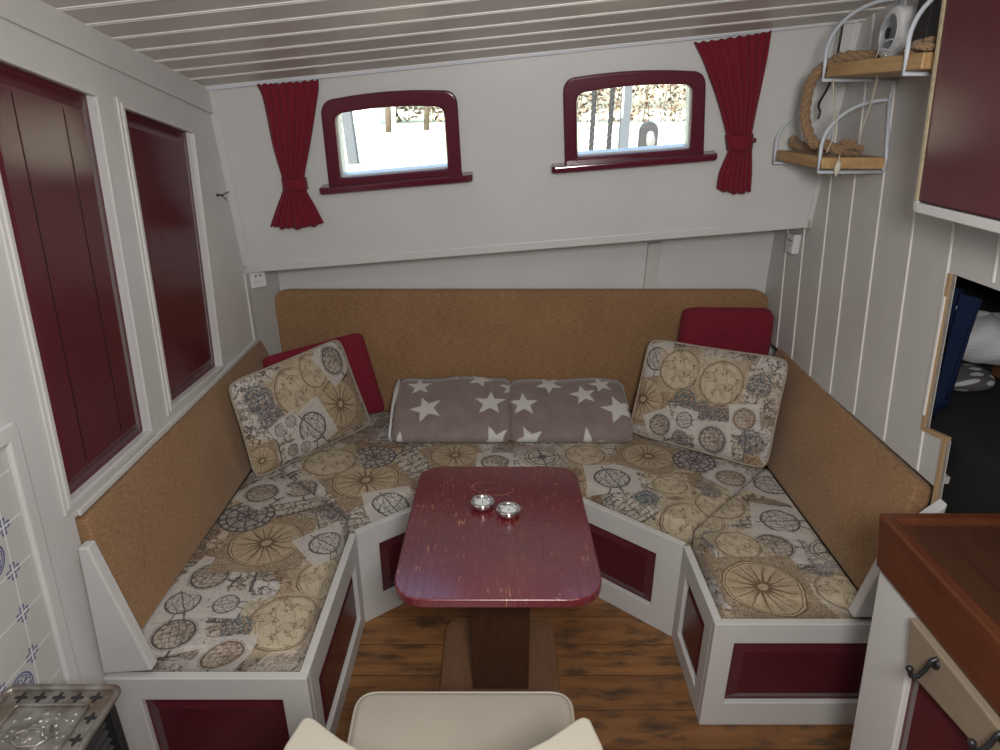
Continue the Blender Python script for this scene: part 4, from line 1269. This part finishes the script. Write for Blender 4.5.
rpts = [V((1.00, 1.84, upz + 0.016)), V((0.95, 1.86, upz + 0.016)), V((0.900, 1.880, upz + 0.016)), onY(832, 62, 1.93), onY(813, 78, 1.95), onY(806, 104, 1.96), onY(806, 124, 1.95), onY(814, 143, 1.92), V((0.905, 1.915, lowz + 0.030)), V((0.935, 1.89, lowz + 0.017)), V((0.965, 1.90, lowz + 0.016))]
laid_rope(rm, rpts, 0.0145, 0.075, 3, 10)
laid_rope(rm, [V((0.915, 2.15, lowz + 0.036)), V((0.912, 2.13, lowz + 0.022)), V((0.925, 2.05, lowz + 0.0155)), V((0.94, 1.97, lowz + 0.0155))], 0.0140, 0.075, 3, 10)
tag(rm.build('rope', M['rope']), 'thick hemp rope looped from the upper pine shelf down to the lower one', 'rope')
kn = MB()
laid_rope(kn, [V((0.925, 1.895, lowz + 0.016)), V((0.950, 1.872, lowz + 0.028)), V((0.985, 1.875, lowz + 0.022)), V((0.985, 1.895, lowz + 0.010)), V((0.955, 1.905, lowz + 0.020)), V((0.935, 1.88, lowz + 0.040)), V((0.965, 1.868, lowz + 0.034))], 0.008, 0.04, 3, 8)
tag(kn.build('twine_knot', M['rope']), 'small knotted bundle of twine at the near end of the lower pine shelf', 'twine')
tw = MB(); tw.tube(smooth([onY(833, 78, 1.89), onY(834, 100, 1.89), onY(835, 130, 1.89), V((0.905, 1.90, lowz + 0.01))], 6), 0.0022, 6)
tag(tw.build('thin_cord', M['cord']), 'thin pale cord hanging straight down at the left end of the upper pine shelf', 'cord')
tw = MB(); tw.tube(smooth([onY(879, 70, 1.80), onY(872, 100, 1.83), onY(862, 130, 1.86), V((0.985, 1.885, lowz + 0.012))], 6), 0.0022, 6)
tag(tw.build('thin_cord', M['cord']), 'thin pale cord slanting from the middle of the upper pine shelf to the twine knot', 'cord')
# tassel shell hanging at the corner
hp = onY(837, 162, 1.852)
ts_ = MB(); ts_.lathe([(0.002, 0.016), (0.006, 0.010), (0.0085, 0.0), (0.0075, -0.012), (0.004, -0.022), (0.001, -0.028)], hp + V((0, -0.008, -0.010)), 10)
ts_.tube([hp + V((0, -0.008, 0.006)), hp + V((0.006, 0.006, 0.018)), hp + V((0.012, 0.03, lowz - hp.z + 0.006))], 0.0018, 6)
tag(ts_.build('shell_pendant', painted('shell_white', (0.62, 0.58, 0.48), 0.35)), 'small pale shell hanging over the near corner of the lower pine shelf', 'pendant')

# round white speaker puck
rc = onY(882, 36, 1.70)
rt_ = thing('round_speaker', (rc.x, 1.70, upz), 'round white plastic device standing on edge on the upper pine shelf', 'device')
ax = V((-1.0, 0.06, 0.0)).normalized()
R_ = 0.058
cen = V((0.945, 1.745, upz + R_ + 0.001))
m = MB(); m.lathe([(0.002, 0.018), (R_ - 0.008, 0.018), (R_ - 0.002, 0.015), (R_, 0.008), (R_, -0.036), (R_ - 0.004, -0.040), (0.002, -0.040)], cen, 36, ax); m.build('housing', M['plastic_white'], rt_)
m = MB(); m.lathe([(0.040, 0.0), (0.0415, 0.0015), (0.043, 0.0)], cen + ax * 0.0182, 32, ax); m.build('ring', M['wire'], rt_)
m = MB(); m.lathe([(0.001, 0.0), (0.012, 0.0), (0.012, 0.002), (0.001, 0.002)], cen + ax * 0.0185, 16, ax); m.build('button', M['black'], rt_)
# black box speaker
bs = thing('black_speaker', (0.97, 1.56, upz), 'black box-shaped device at the right end of the upper pine shelf', 'device')
m = MB(); m.box(0.912, 1.035, 1.49, 1.625, upz + 0.001, upz + 0.150); m.build('housing', M['black'], bs, bevel=0.005)
m = MB(); m.box(0.909, 0.912, 1.560, 1.566, upz + 0.02, upz + 0.15); m.build('front_strip', M['iron'], bs)
# string heap and loose wire on the upper shelf
m = MB()
laid_rope(m, [V((0.875, 1.57, upz + 0.008)), V((0.90, 1.54, upz + 0.010)), V((0.905, 1.505, upz + 0.010)), V((0.88, 1.49, upz + 0.010)), V((0.87, 1.52, upz + 0.016)), V((0.895, 1.55, upz + 0.022)), V((0.90, 1.515, upz + 0.024)), V((0.88, 1.50, upz + 0.022))], 0.008, 0.04, 3, 8)
tag(m.build('twine_bundle', M['rope']), 'coiled brown twine in front of the black device on the upper pine shelf', 'twine')
m = MB()
m.tube(smooth([V((0.885, 1.70, upz + 0.004)), V((0.875, 1.665, upz + 0.03)), V((0.872, 1.62, upz + 0.035)), V((0.874, 1.58, upz + 0.03)), V((0.878, 1.62, upz + 0.012)), V((0.88, 1.67, upz + 0.02)), V((0.876, 1.64, upz + 0.003))], 6), 0.0016, 6)
tag(m.build('wire_loop', M['wire']), 'loose loop of thin wire beside the round white device on the upper shelf', 'wire')
m = MB()
m.tube(smooth([onY(843, 22, 2.06), onY(840, 40, 2.06), onY(836, 62, 2.05), onY(829, 85, 2.06), onY(819, 104, 2.08), onY(820, 112, 2.08), onY(818, 119, 2.08)], 6), 0.0035, 6)
tag(m.build('power_cable', M['black']), 'black cable hanging behind the rope loop at the end of the pine shelves', 'cable')

# ================================================================== CURTAINS
def curtain(rows, tie, npleat, label, seed, knot):
    """rows: list of (left px, right px, amplitude, offset) top to bottom"""
    rs = random.Random(seed)
    org = onB((rows[-1][0][0] + rows[-1][1][0]) / 2, rows[-1][0][1], 0.03)
    root = thing('curtain', org, label, 'curtain')
    ph = [rs.random() * 6 for _ in range(4)]
    # dense interpolation of the rows
    A = smooth([V((r[0][0], r[0][1], r[2])) for r in rows], 7); B = smooth([V((r[1][0], r[1][1], r[3])) for r in rows], 7)
    n = len(A)
    m = MB(); NU = npleat * 8
    def fn(u, v):
        i = min(int(v * (n - 1) + 1e-6), n - 1)
        a, b = A[i], B[i]
        amp, off = a.z, b.z
        uu = u + 0.018 * math.sin(6 * u + ph[0] + v * 2) * math.sin(PI * u)
        px = a.x + (b.x - a.x) * uu; py = a.y + (b.y - a.y) * uu
        if v < 0.001: py += 1.2 * math.sin(u * npleat * 2 * PI * 1.3 + ph[1])
        if v > 0.999: py += 2.5 * math.sin(PI * u) + 0.8 * math.sin(u * npleat * PI + ph[2])
        w_ = math.sin(u * npleat * 2 * PI + ph[3] + 0.6 * math.sin(v * 5 + u * 7))
        bulge = 0.012 * math.sin(PI * u)
        return onB(px, py, off + 0.65 * amp * w_ + bulge)
    m.sheet(fn, NU, n - 1)
    m.build('drape', M['curtain'], root, solid=0.003)
    t = MB(); (l0, r0), (l1, r1) = tie
    def tf(u, v):
        a = l0[0] + (r0[0] - l0[0]) * u, l0[1] + (r0[1] - l0[1]) * u
        b = l1[0] + (r1[0] - l1[0]) * u, l1[1] + (r1[1] - l1[1]) * u
        px, py = a[0] + (b[0] - a[0]) * v, a[1] + (b[1] - a[1]) * v
        return onB(px, py, 0.012 + 0.034 * max(0.0, math.sin(PI * u)) ** 0.5)
    t.sheet(tf, 14, 3)
    t.build('tieback', M['curtain'], root, solid=0.004)
    if knot:
        k = MB(); c = onB(knot[0], knot[1], 0.02); k.lathe([(0.001, -0.008), (0.006, -0.006), (0.009, 0), (0.006, 0.006), (0.001, 0.008)], c, 12); k.build('knob', M['frame_red'], root)
    return root
curtain([((259, 84), (320, 79), 0.008, 0.024), ((263, 92), (320, 88), 0.006, 0.020), ((267, 106), (318, 103), 0.007, 0.022), ((275, 145), (312, 142), 0.008, 0.024), ((284, 177), (306, 176), 0.006, 0.022), ((285, 188), (308, 188), 0.006, 0.022), ((279, 206), (317, 204), 0.008, 0.024), ((273, 224), (326, 221), 0.009, 0.026)],
        (((283, 177), (307, 176)), ((284.5, 188), (309, 188))), 7, 'red gathered curtain with a tieback, left of the left window', 3, None)
curtain([((693, 42.5), (769, 31), 0.008, 0.024), ((697, 50), (768, 40), 0.006, 0.020), ((704, 66), (765, 58), 0.007, 0.022), ((716, 100), (757, 97), 0.008, 0.024), ((725, 134), (750, 135), 0.006, 0.022), ((727, 148), (750, 146), 0.006, 0.022), ((718, 170), (750, 168), 0.008, 0.026), ((715, 187), (749, 189), 0.008, 0.026)],
        (((724, 134), (752, 133)), ((726, 149), (751, 147))), 7, 'red gathered curtain with a tieback, right of the right window', 5, (752, 139))

# ================================================================== SMALL WALL THINGS
def socket(c, ax, label):
    """small white surface-mounted double socket; ax = outward normal"""
    ax = V(ax).normalized(); s = V((0, 0, 1)).cross(ax).normalized(); u = V((0, 0, 1))
    root = thing('wall_socket', c, label, 'socket')
    def bxx(m, c0, hw, hh, d0, d1):
        m.prism([c0 + s * a_ + u * b2 + ax * d0 for a_, b2 in ((-hw, -hh), (hw, -hh), (hw, hh), (-hw, hh))], ax * (d1 - d0))
    m = MB(); bxx(m, V(c), 0.030, 0.034, 0.0, 0.026); hs = m.build('housing', M['plastic_white'], root, bevel=0.003)
    m = MB()
    for a_ in (-0.009, 0.009): m.lathe([(0.0035, 0.026), (0.0035, 0.0275), (0.0005, 0.0275)], V(c) + s * a_ + u * 0.010, 10, ax)
    m.build('pin_hole', M['black'], hs)
    m = MB(); bxx(m, V(c) - u * 0.012 + s * 0.0, 0.016, 0.004, 0.026, 0.0275); m.build('rocker', M['wire'], hs)
socket(onX(252, 283, XL + 0.002) if False else V((XL + 0.014, 2.385, 1.005)), (0.9, -0.9, 0), 'white double socket on the left side wall, under the bulkhead')
ps2 = onX(797, 243, XR)
socket(V((XR - 0.001, ps2.y, ps2.z)), (-1, 0, 0), 'white double socket on the right planked wall, under the bulkhead')
m = MB(); p = onX(217, 195, XL + 0.001)
m.lathe([(0.005, 0), (0.005, 0.004), (0.0025, 0.006), (0.0025, 0.020)], p, 10, (1, 0, 0))
m.tube([p + V((0.018, 0, 0)), p + V((0.026, -0.004, 0.004)), p + V((0.040, 0.004, 0.010))], 0.0018, 6)
m.tube([p + V((0.016, 0, 0)), p + V((0.024, 0, -0.010)), p + V((0.030, 0, -0.018))], 0.0016, 6)
tag(m.build('wall_hook', M['iron']), 'small dark wire hook on the left wall, beside the bulkhead edge', 'hook')

# ================================================================== THINGS IN THE BUNK
def dot_mat(name, base, dot, sc, th):
    m, nt, b = new_mat(name, 0.9, 0.15)
    o = objco(nt)
    x, y, z = sep(nt, o)
    fu = ((y + z * 0.5) * sc).fract() - 0.5; fv = ((z - x * 0.4) * sc).fract() - 0.5
    r = (fu * fu + fv * fv).sqrt()
    setc(nt, b, mixc(nt, r.below(th, 0.08), base, dot))
    return m
bt_ = MB()
def sheetpoly(m, pts, xs, thick=0.012):
    pass
# navy cloth hanging just inside
nv = MB()
q = [onX(953, 287, 1.10), onX(979, 300, 1.13), onX(950, 400, 1.13), onX(931, 418, 1.10)]
def nf(u, v):
    a = q[0].lerp(q[1], u); b = q[3].lerp(q[2], u); p = a.lerp(b, v)
    return p + V((0.010 * math.sin(u * 9 + v * 2), 0, 0))
nv.sheet(nf, 14, 10)
m_navy, nt, b = new_mat('navy_dotted', 0.9, 0.15)
o = objco(nt); dp = onX(956, 307, 1.105)
x, y, z = sep(nt, o)
r = ((y - dp.y) * (y - dp.y) + (z - dp.z) * (z - dp.z)).sqrt()
r2 = ((y - dp.y + 0.01) * (y - dp.y + 0.01) + (z - dp.z + 0.13) * (z - dp.z + 0.13)).sqrt()
setc(nt, b, mixc(nt, r.below(0.0075, 0.1), (0.006, 0.012, 0.036), (0.62, 0.64, 0.70)))
tag(nv.build('hanging_cloth', m_navy, solid=0.006), 'navy cloth with a white dot hanging just inside the bunk opening', 'cloth')
# white bundle
wbm = MB()
cb0 = onX(984, 338, 1.36)
def blob(m, c, rx, ry, rz, seed, amp=0.18):
    rs = random.Random(seed); ph = [rs.random() * 6 for _ in range(5)]
    def fn(u, v):
        th_, fi = v * PI, u * 2 * PI
        k = 1 + amp * (math.sin(3 * fi + ph[0]) * math.sin(2 * th_ + ph[1]) * 0.5 + 0.5 * math.sin(5 * fi + 4 * th_ + ph[2]) * math.sin(th_) * 0.6)
        return V(c) + V((rx * k * math.sin(th_) * math.cos(fi), ry * k * math.sin(th_) * math.sin(fi), rz * k * math.cos(th_)))
    m.sheet(fn, 28, 18)
blob(wbm, (cb0.x, cb0.y, cb0.z), 0.11, 0.10, 0.070, 4, 0.2)
wbm.tube(smooth([cb0 + V((-0.11, -0.03, 0.02)), cb0 + V((-0.10, 0.02, 0.07)), cb0 + V((-0.06, 0.07, 0.075)), cb0 + V((-0.02, 0.09, 0.04))], 6), 0.006, 6)
tag(wbm.build('cloth_bundle', M['white_cloth'], weld=True), 'crumpled white cloth bundle lying in the bunk opening', 'bundle')
dsh = MB(); cz0 = onX(965, 370, 1.32)
blob(dsh, (cz0.x - 0.02, cz0.y - 0.02, cz0.z - 0.012), 0.085, 0.075, 0.034, 9, 0.10)
tag(dsh.build('spotted_cushion', dot_mat('grey_spots', (0.09, 0.085, 0.085), (0.42, 0.42, 0.42), 34.0, 0.30), weld=True), 'grey cloth with white spots under the white bundle in the bunk', 'cloth')
sl_ = MB(); pz = onX(985, 362, 1.42)
sl_.box(1.43, 1.695, 0.25, pz.y + 0.02, pz.z - 0.03, pz.z + 0.005)
tag(sl_.build('bunk_shelf', wood('bunk_brown', (0.10, 0.045, 0.02), (0.15, 0.07, 0.035)), bevel=0.003), 'brown wooden ledge inside the dark bunk', 'ledge')
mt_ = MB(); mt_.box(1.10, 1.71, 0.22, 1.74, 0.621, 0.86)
mo_ = mt_.build('mattress', painted('mattress_shade_black', (0.0035, 0.0035, 0.004), 0.95), bevel=0.03, seg=3)  # bunk darkness put into the mattress colour
tag(mo_, 'mattress on the floor of the dark bunk, its black a painted-in shade', 'mattress')
wpan = MB(); wpan.box(1.70, 1.715, 0.3, 1.6, pz.z + 0.01, 1.49)
wpan.build('pale_lining', painted('bunk_lining', (0.22, 0.22, 0.23), 0.5), wr)

# ================================================================== OUTSIDE
GZ = 1.2
def grass_mat():
    m, nt, b = new_mat('winter_grass', 0.95, 0.1)
    o = objco(nt); n = noise(nt, o, 1.1, 5); n2 = noise(nt, o, 9, 4)
    c = mixc(nt, n.ramp(0.3, 0.7), (0.46, 0.47, 0.30), (0.60, 0.58, 0.42))
    c = mixc(nt, n2.ramp(0.5, 0.75) * 0.6, c, (0.50, 0.44, 0.32))
    setc(nt, b, c); bump(nt, b, n2, 0.6, 0.05)
    return m
g = MB(); g.box(-40, 40, 3.4, 70, GZ - 0.3, GZ)
structure(g.build('ground', grass_mat()), 'pale winter grass bank outside the windows')
def hedge(name, x0, x1, y, h, dpt, label, c1, c2, n, seed):
    rs = random.Random(seed); m = MB()
    for k in range(n):
        x = rs.uniform(x0, x1); z = GZ + h * (rs.random() ** 0.8); yy_ = y + rs.uniform(-dpt, dpt)
        s_ = rs.uniform(0.05, 0.11)
        a_, b2 = rs.uniform(0, PI), rs.uniform(-1, 1)
        u = V((math.cos(a_), math.sin(a_), b2)).normalized() * s_; w_ = u.orthogonal().normalized() * s_ * 0.5
        c = V((x, yy_, z))
        m.add([c - u, c + w_, c + u, c - w_], [(0, 1, 2, 3)])
    for k in range(int((x1 - x0) * 5)):
        x = rs.uniform(x0, x1); p0 = V((x, y + rs.uniform(-dpt, dpt), GZ))
        m.tube([p0, p0 + V((rs.uniform(-.3, .3), rs.uniform(-.1, .1), h * 0.5)), p0 + V((rs.uniform(-.5, .5), rs.uniform(-.2, .2), h * rs.uniform(0.8, 1.0)))], 0.011, 5)
    mt, nt, b = new_mat(name + '_mat', 0.9, 0.1)
    o = objco(nt); nn = noise(nt, o, 4.5, 3)
    setc(nt, b, mixc(nt, nn.ramp(0.35, 0.65), c1, c2))
    return tag(m.build(name, mt), label, 'hedge', None, 'stuff')
hedge('hedge', -16, 18, 17.5, 3.0, 0.7, 'brown winter hedge beyond the grass, seen through the windows', (0.055, 0.038, 0.026), (0.26, 0.20, 0.15), 26000, 2)
def mooring(px, pyb, rad, y, label, mat, lay):
    m = MB(); b = onY(px, pyb, y); b.z = GZ
    if lay: laid_rope(m, [V((b.x, y, GZ)), V((b.x + 0.004, y, GZ + 0.5)), V((b.x + 0.008, y, GZ + 1.3)), V((b.x + 0.01, y, GZ + 1.8))], rad, 0.16, 3, 24)
    return m
gd = painted('weathered_grey', (0.050, 0.058, 0.070), 0.7)
dk = painted('tarred_rope', (0.010, 0.011, 0.014), 0.8)
YO = 6.0
m = mooring(591, 150, 0.022, YO, '', dk, True); tag(m.build('mooring_rope', dk), 'dark twisted rope outside the right window, the left one of two', 'rope', 'ropes outside the right window')
m = mooring(608.5, 150, 0.022, YO, '', dk, True); tag(m.build('mooring_rope', dk), 'dark twisted rope outside the right window, next to the grey post', 'rope', 'ropes outside the right window')
pb = onY(623, 148, YO)
m = MB(); m.box(pb.x - 0.040, pb.x + 0.040, YO - 0.04, YO + 0.04, GZ, GZ + 1.8); po = thing('timber_post', (pb.x, YO, GZ), 'grey timber post outside the right window, beside the twisted ropes', 'post'); m.build('shaft', gd, po, bevel=0.006)
m = MB(); m.box(pb.x - 0.041, pb.x - 0.028, YO - 0.043, YO - 0.03, GZ + 0.3, GZ + 1.75); m.build('cable_strip', M['wire'], po)
kb = onY(648.5, 146, 6.6)
mb = thing('mooring_stone', (kb.x, 6.6, GZ), 'small dark arched stone on the grass, outside the right window', 'stone')
ar = [V((kb.x - 0.085, 6.6, GZ)), V((kb.x + 0.085, 6.6, GZ)), V((kb.x + 0.085, 6.6, GZ + 0.17))]
for k in range(1, 10):
    a_ = PI * k / 10; ar.append(V((kb.x + 0.085 * math.cos(a_), 6.6, GZ + 0.17 + 0.085 * math.sin(a_))))
ar.append(V((kb.x - 0.085, 6.6, GZ + 0.17)))
m = MB(); m.prism(ar, (0, 0.1, 0)); m.build('arch', painted('dark_stone', (0.016, 0.016, 0.019), 0.7), mb, bevel=0.008)
m = MB(); blob(m, (kb.x + 0.012, 6.59, GZ + 0.09), 0.045, 0.02, 0.08, 3); m.build('pale_centre', painted('pale_stone', (0.14, 0.14, 0.14), 0.6), mb)
# left window
lp = onY(353, 172, 5.0)
m = MB(); a = onY(354, 176, 5.0); b = onY(345, 108, 5.0); a.z = GZ; d = (b - a)
m.prism([a + V((-0.036, 0, 0)), a + V((0.036, 0, 0)), a + V((0.036, 0.07, 0)), a + V((-0.036, 0.07, 0))], d * 2.0)
tag(m.build('leaning_post', gd, bevel=0.005), 'leaning grey post outside the left window', 'post')
hb = thing('white_hut', (-2.6, 16, GZ), 'white hut on the grass outside the left window', 'hut')
h0, h1 = onY(352, 137, 15.0), onY(379, 137, 15.0)
m = MB(); m.box(h0.x, h1.x, 15.0, 16.4, GZ, GZ + 1.8); m.build('wall', painted('hut_white', (0.7, 0.72, 0.75), 0.5), hb)
m = MB(); m.prism([V((h0.x - 0.1, 14.9, GZ + 1.8)), V((h1.x + 0.1, 14.9, GZ + 1.8)), V((h1.x + 0.1, 15.7, GZ + 2.2)), V((h0.x - 0.1, 15.7, GZ + 2.2))], (0, 0.8, 0)); m.build('roof', gd, hb)
m = MB(); m.box(h0.x + 0.1, h1.x - 0.1, 14.97, 15.0, GZ + 0.5, GZ + 1.5); m.build('panel', painted('hut_blue', (0.35, 0.42, 0.5), 0.4), hb)
pp = onY(396, 160, 7.0)
m = MB(); m.tube([V((pp.x, 7.0, GZ)), V((pp.x, 7.0, GZ + 2.2))], 0.022, 10); tag(m.build('white_pole', M['plastic_white']), 'thin white pole outside the left window', 'pole')
for (px, lab, y) in ((389, 'bare brown sapling beside the white pole, outside the left window', 11.0), (427, 'bare brown sapling at the right side of the left window view', 12.0)):
    rs = random.Random(px); m = MB(); p = onY(px, 140, y); p.z = GZ
    m.tube([p, p + V((0.05, 0, 0.8)), p + V((0.02, 0, 2.2))], 0.05, 7)
    for k in range(12):
        z = rs.uniform(0.5, 1.8); a0 = p + V((0.04, 0, z)); m.tube([a0, a0 + V((rs.uniform(-.25, .25), rs.uniform(-.2, .2), 0.3)), a0 + V((rs.uniform(-.4, .4), rs.uniform(-.3, .3), 0.6))], 0.014, 5)
    tag(m.build('sapling', wood('bark%d' % px, (0.06, 0.045, 0.035), (0.12, 0.09, 0.07))), lab, 'tree')

# ================================================================== LIGHT
wd_ = bpy.data.worlds.new('world'); SC.world = wd_; wd_.use_nodes = True
nt = wd_.node_tree; bg = nt.nodes['Background']
sky = nt.nodes.new('ShaderNodeTexSky'); sky.sky_type = 'NISHITA'; sky.sun_disc = False
sky.sun_elevation = math.radians(38); sky.sun_rotation = math.radians(200); sky.air_density = 1.2; sky.dust_density = 2.5
nt.links.new(sky.outputs[0], bg.inputs[0]); bg.inputs[1].default_value = 0.95
sun = bpy.data.lights.new('sun', 'SUN'); sun.energy = 13.0; sun.angle = 0.02; sun.color = (1, 0.96, 0.9)
so2 = bpy.data.objects.new('sun', sun); COL.objects.link(so2); so2.rotation_euler = (math.radians(50), 0, math.radians(-18))
def area(name, loc, target, size, power, col):
    l = bpy.data.lights.new(name, 'AREA'); l.energy = power; l.size = size; l.color = col; l.shape = 'DISK'
    o = bpy.data.objects.new(name, l); COL.objects.link(o); o.location = loc
    o.rotation_euler = (V(target) - V(loc)).to_track_quat('-Z', 'Y').to_euler()
    return o
area('camera_side_fill', (0.14, -0.12, 1.74), (0.05, 2.0, 0.95), 0.30, 23.0, (1.0, 0.975, 0.94))  # added flash-like frontal light beside the camera, not a lamp of the cabin
area('overhead_fill', (0.0, 0.45, 1.93), (0.0, 0.9, 0.0), 0.5, 4.0, (0.94, 0.97, 1.0))  # added soft fill from above; the ceiling has no hatch

vs = SC.view_settings
vs.view_transform = 'Standard'; vs.look = 'None'; vs.gamma = 1.0; vs.exposure = 0.0
try: vs.use_curve_mapping = False
except Exception: pass
SC.cycles.max_bounces = 8
SC.cycles.transparent_max_bounces = 12
SC.cycles.use_denoising = True
SC.cycles.sample_clamp_indirect = 6.0
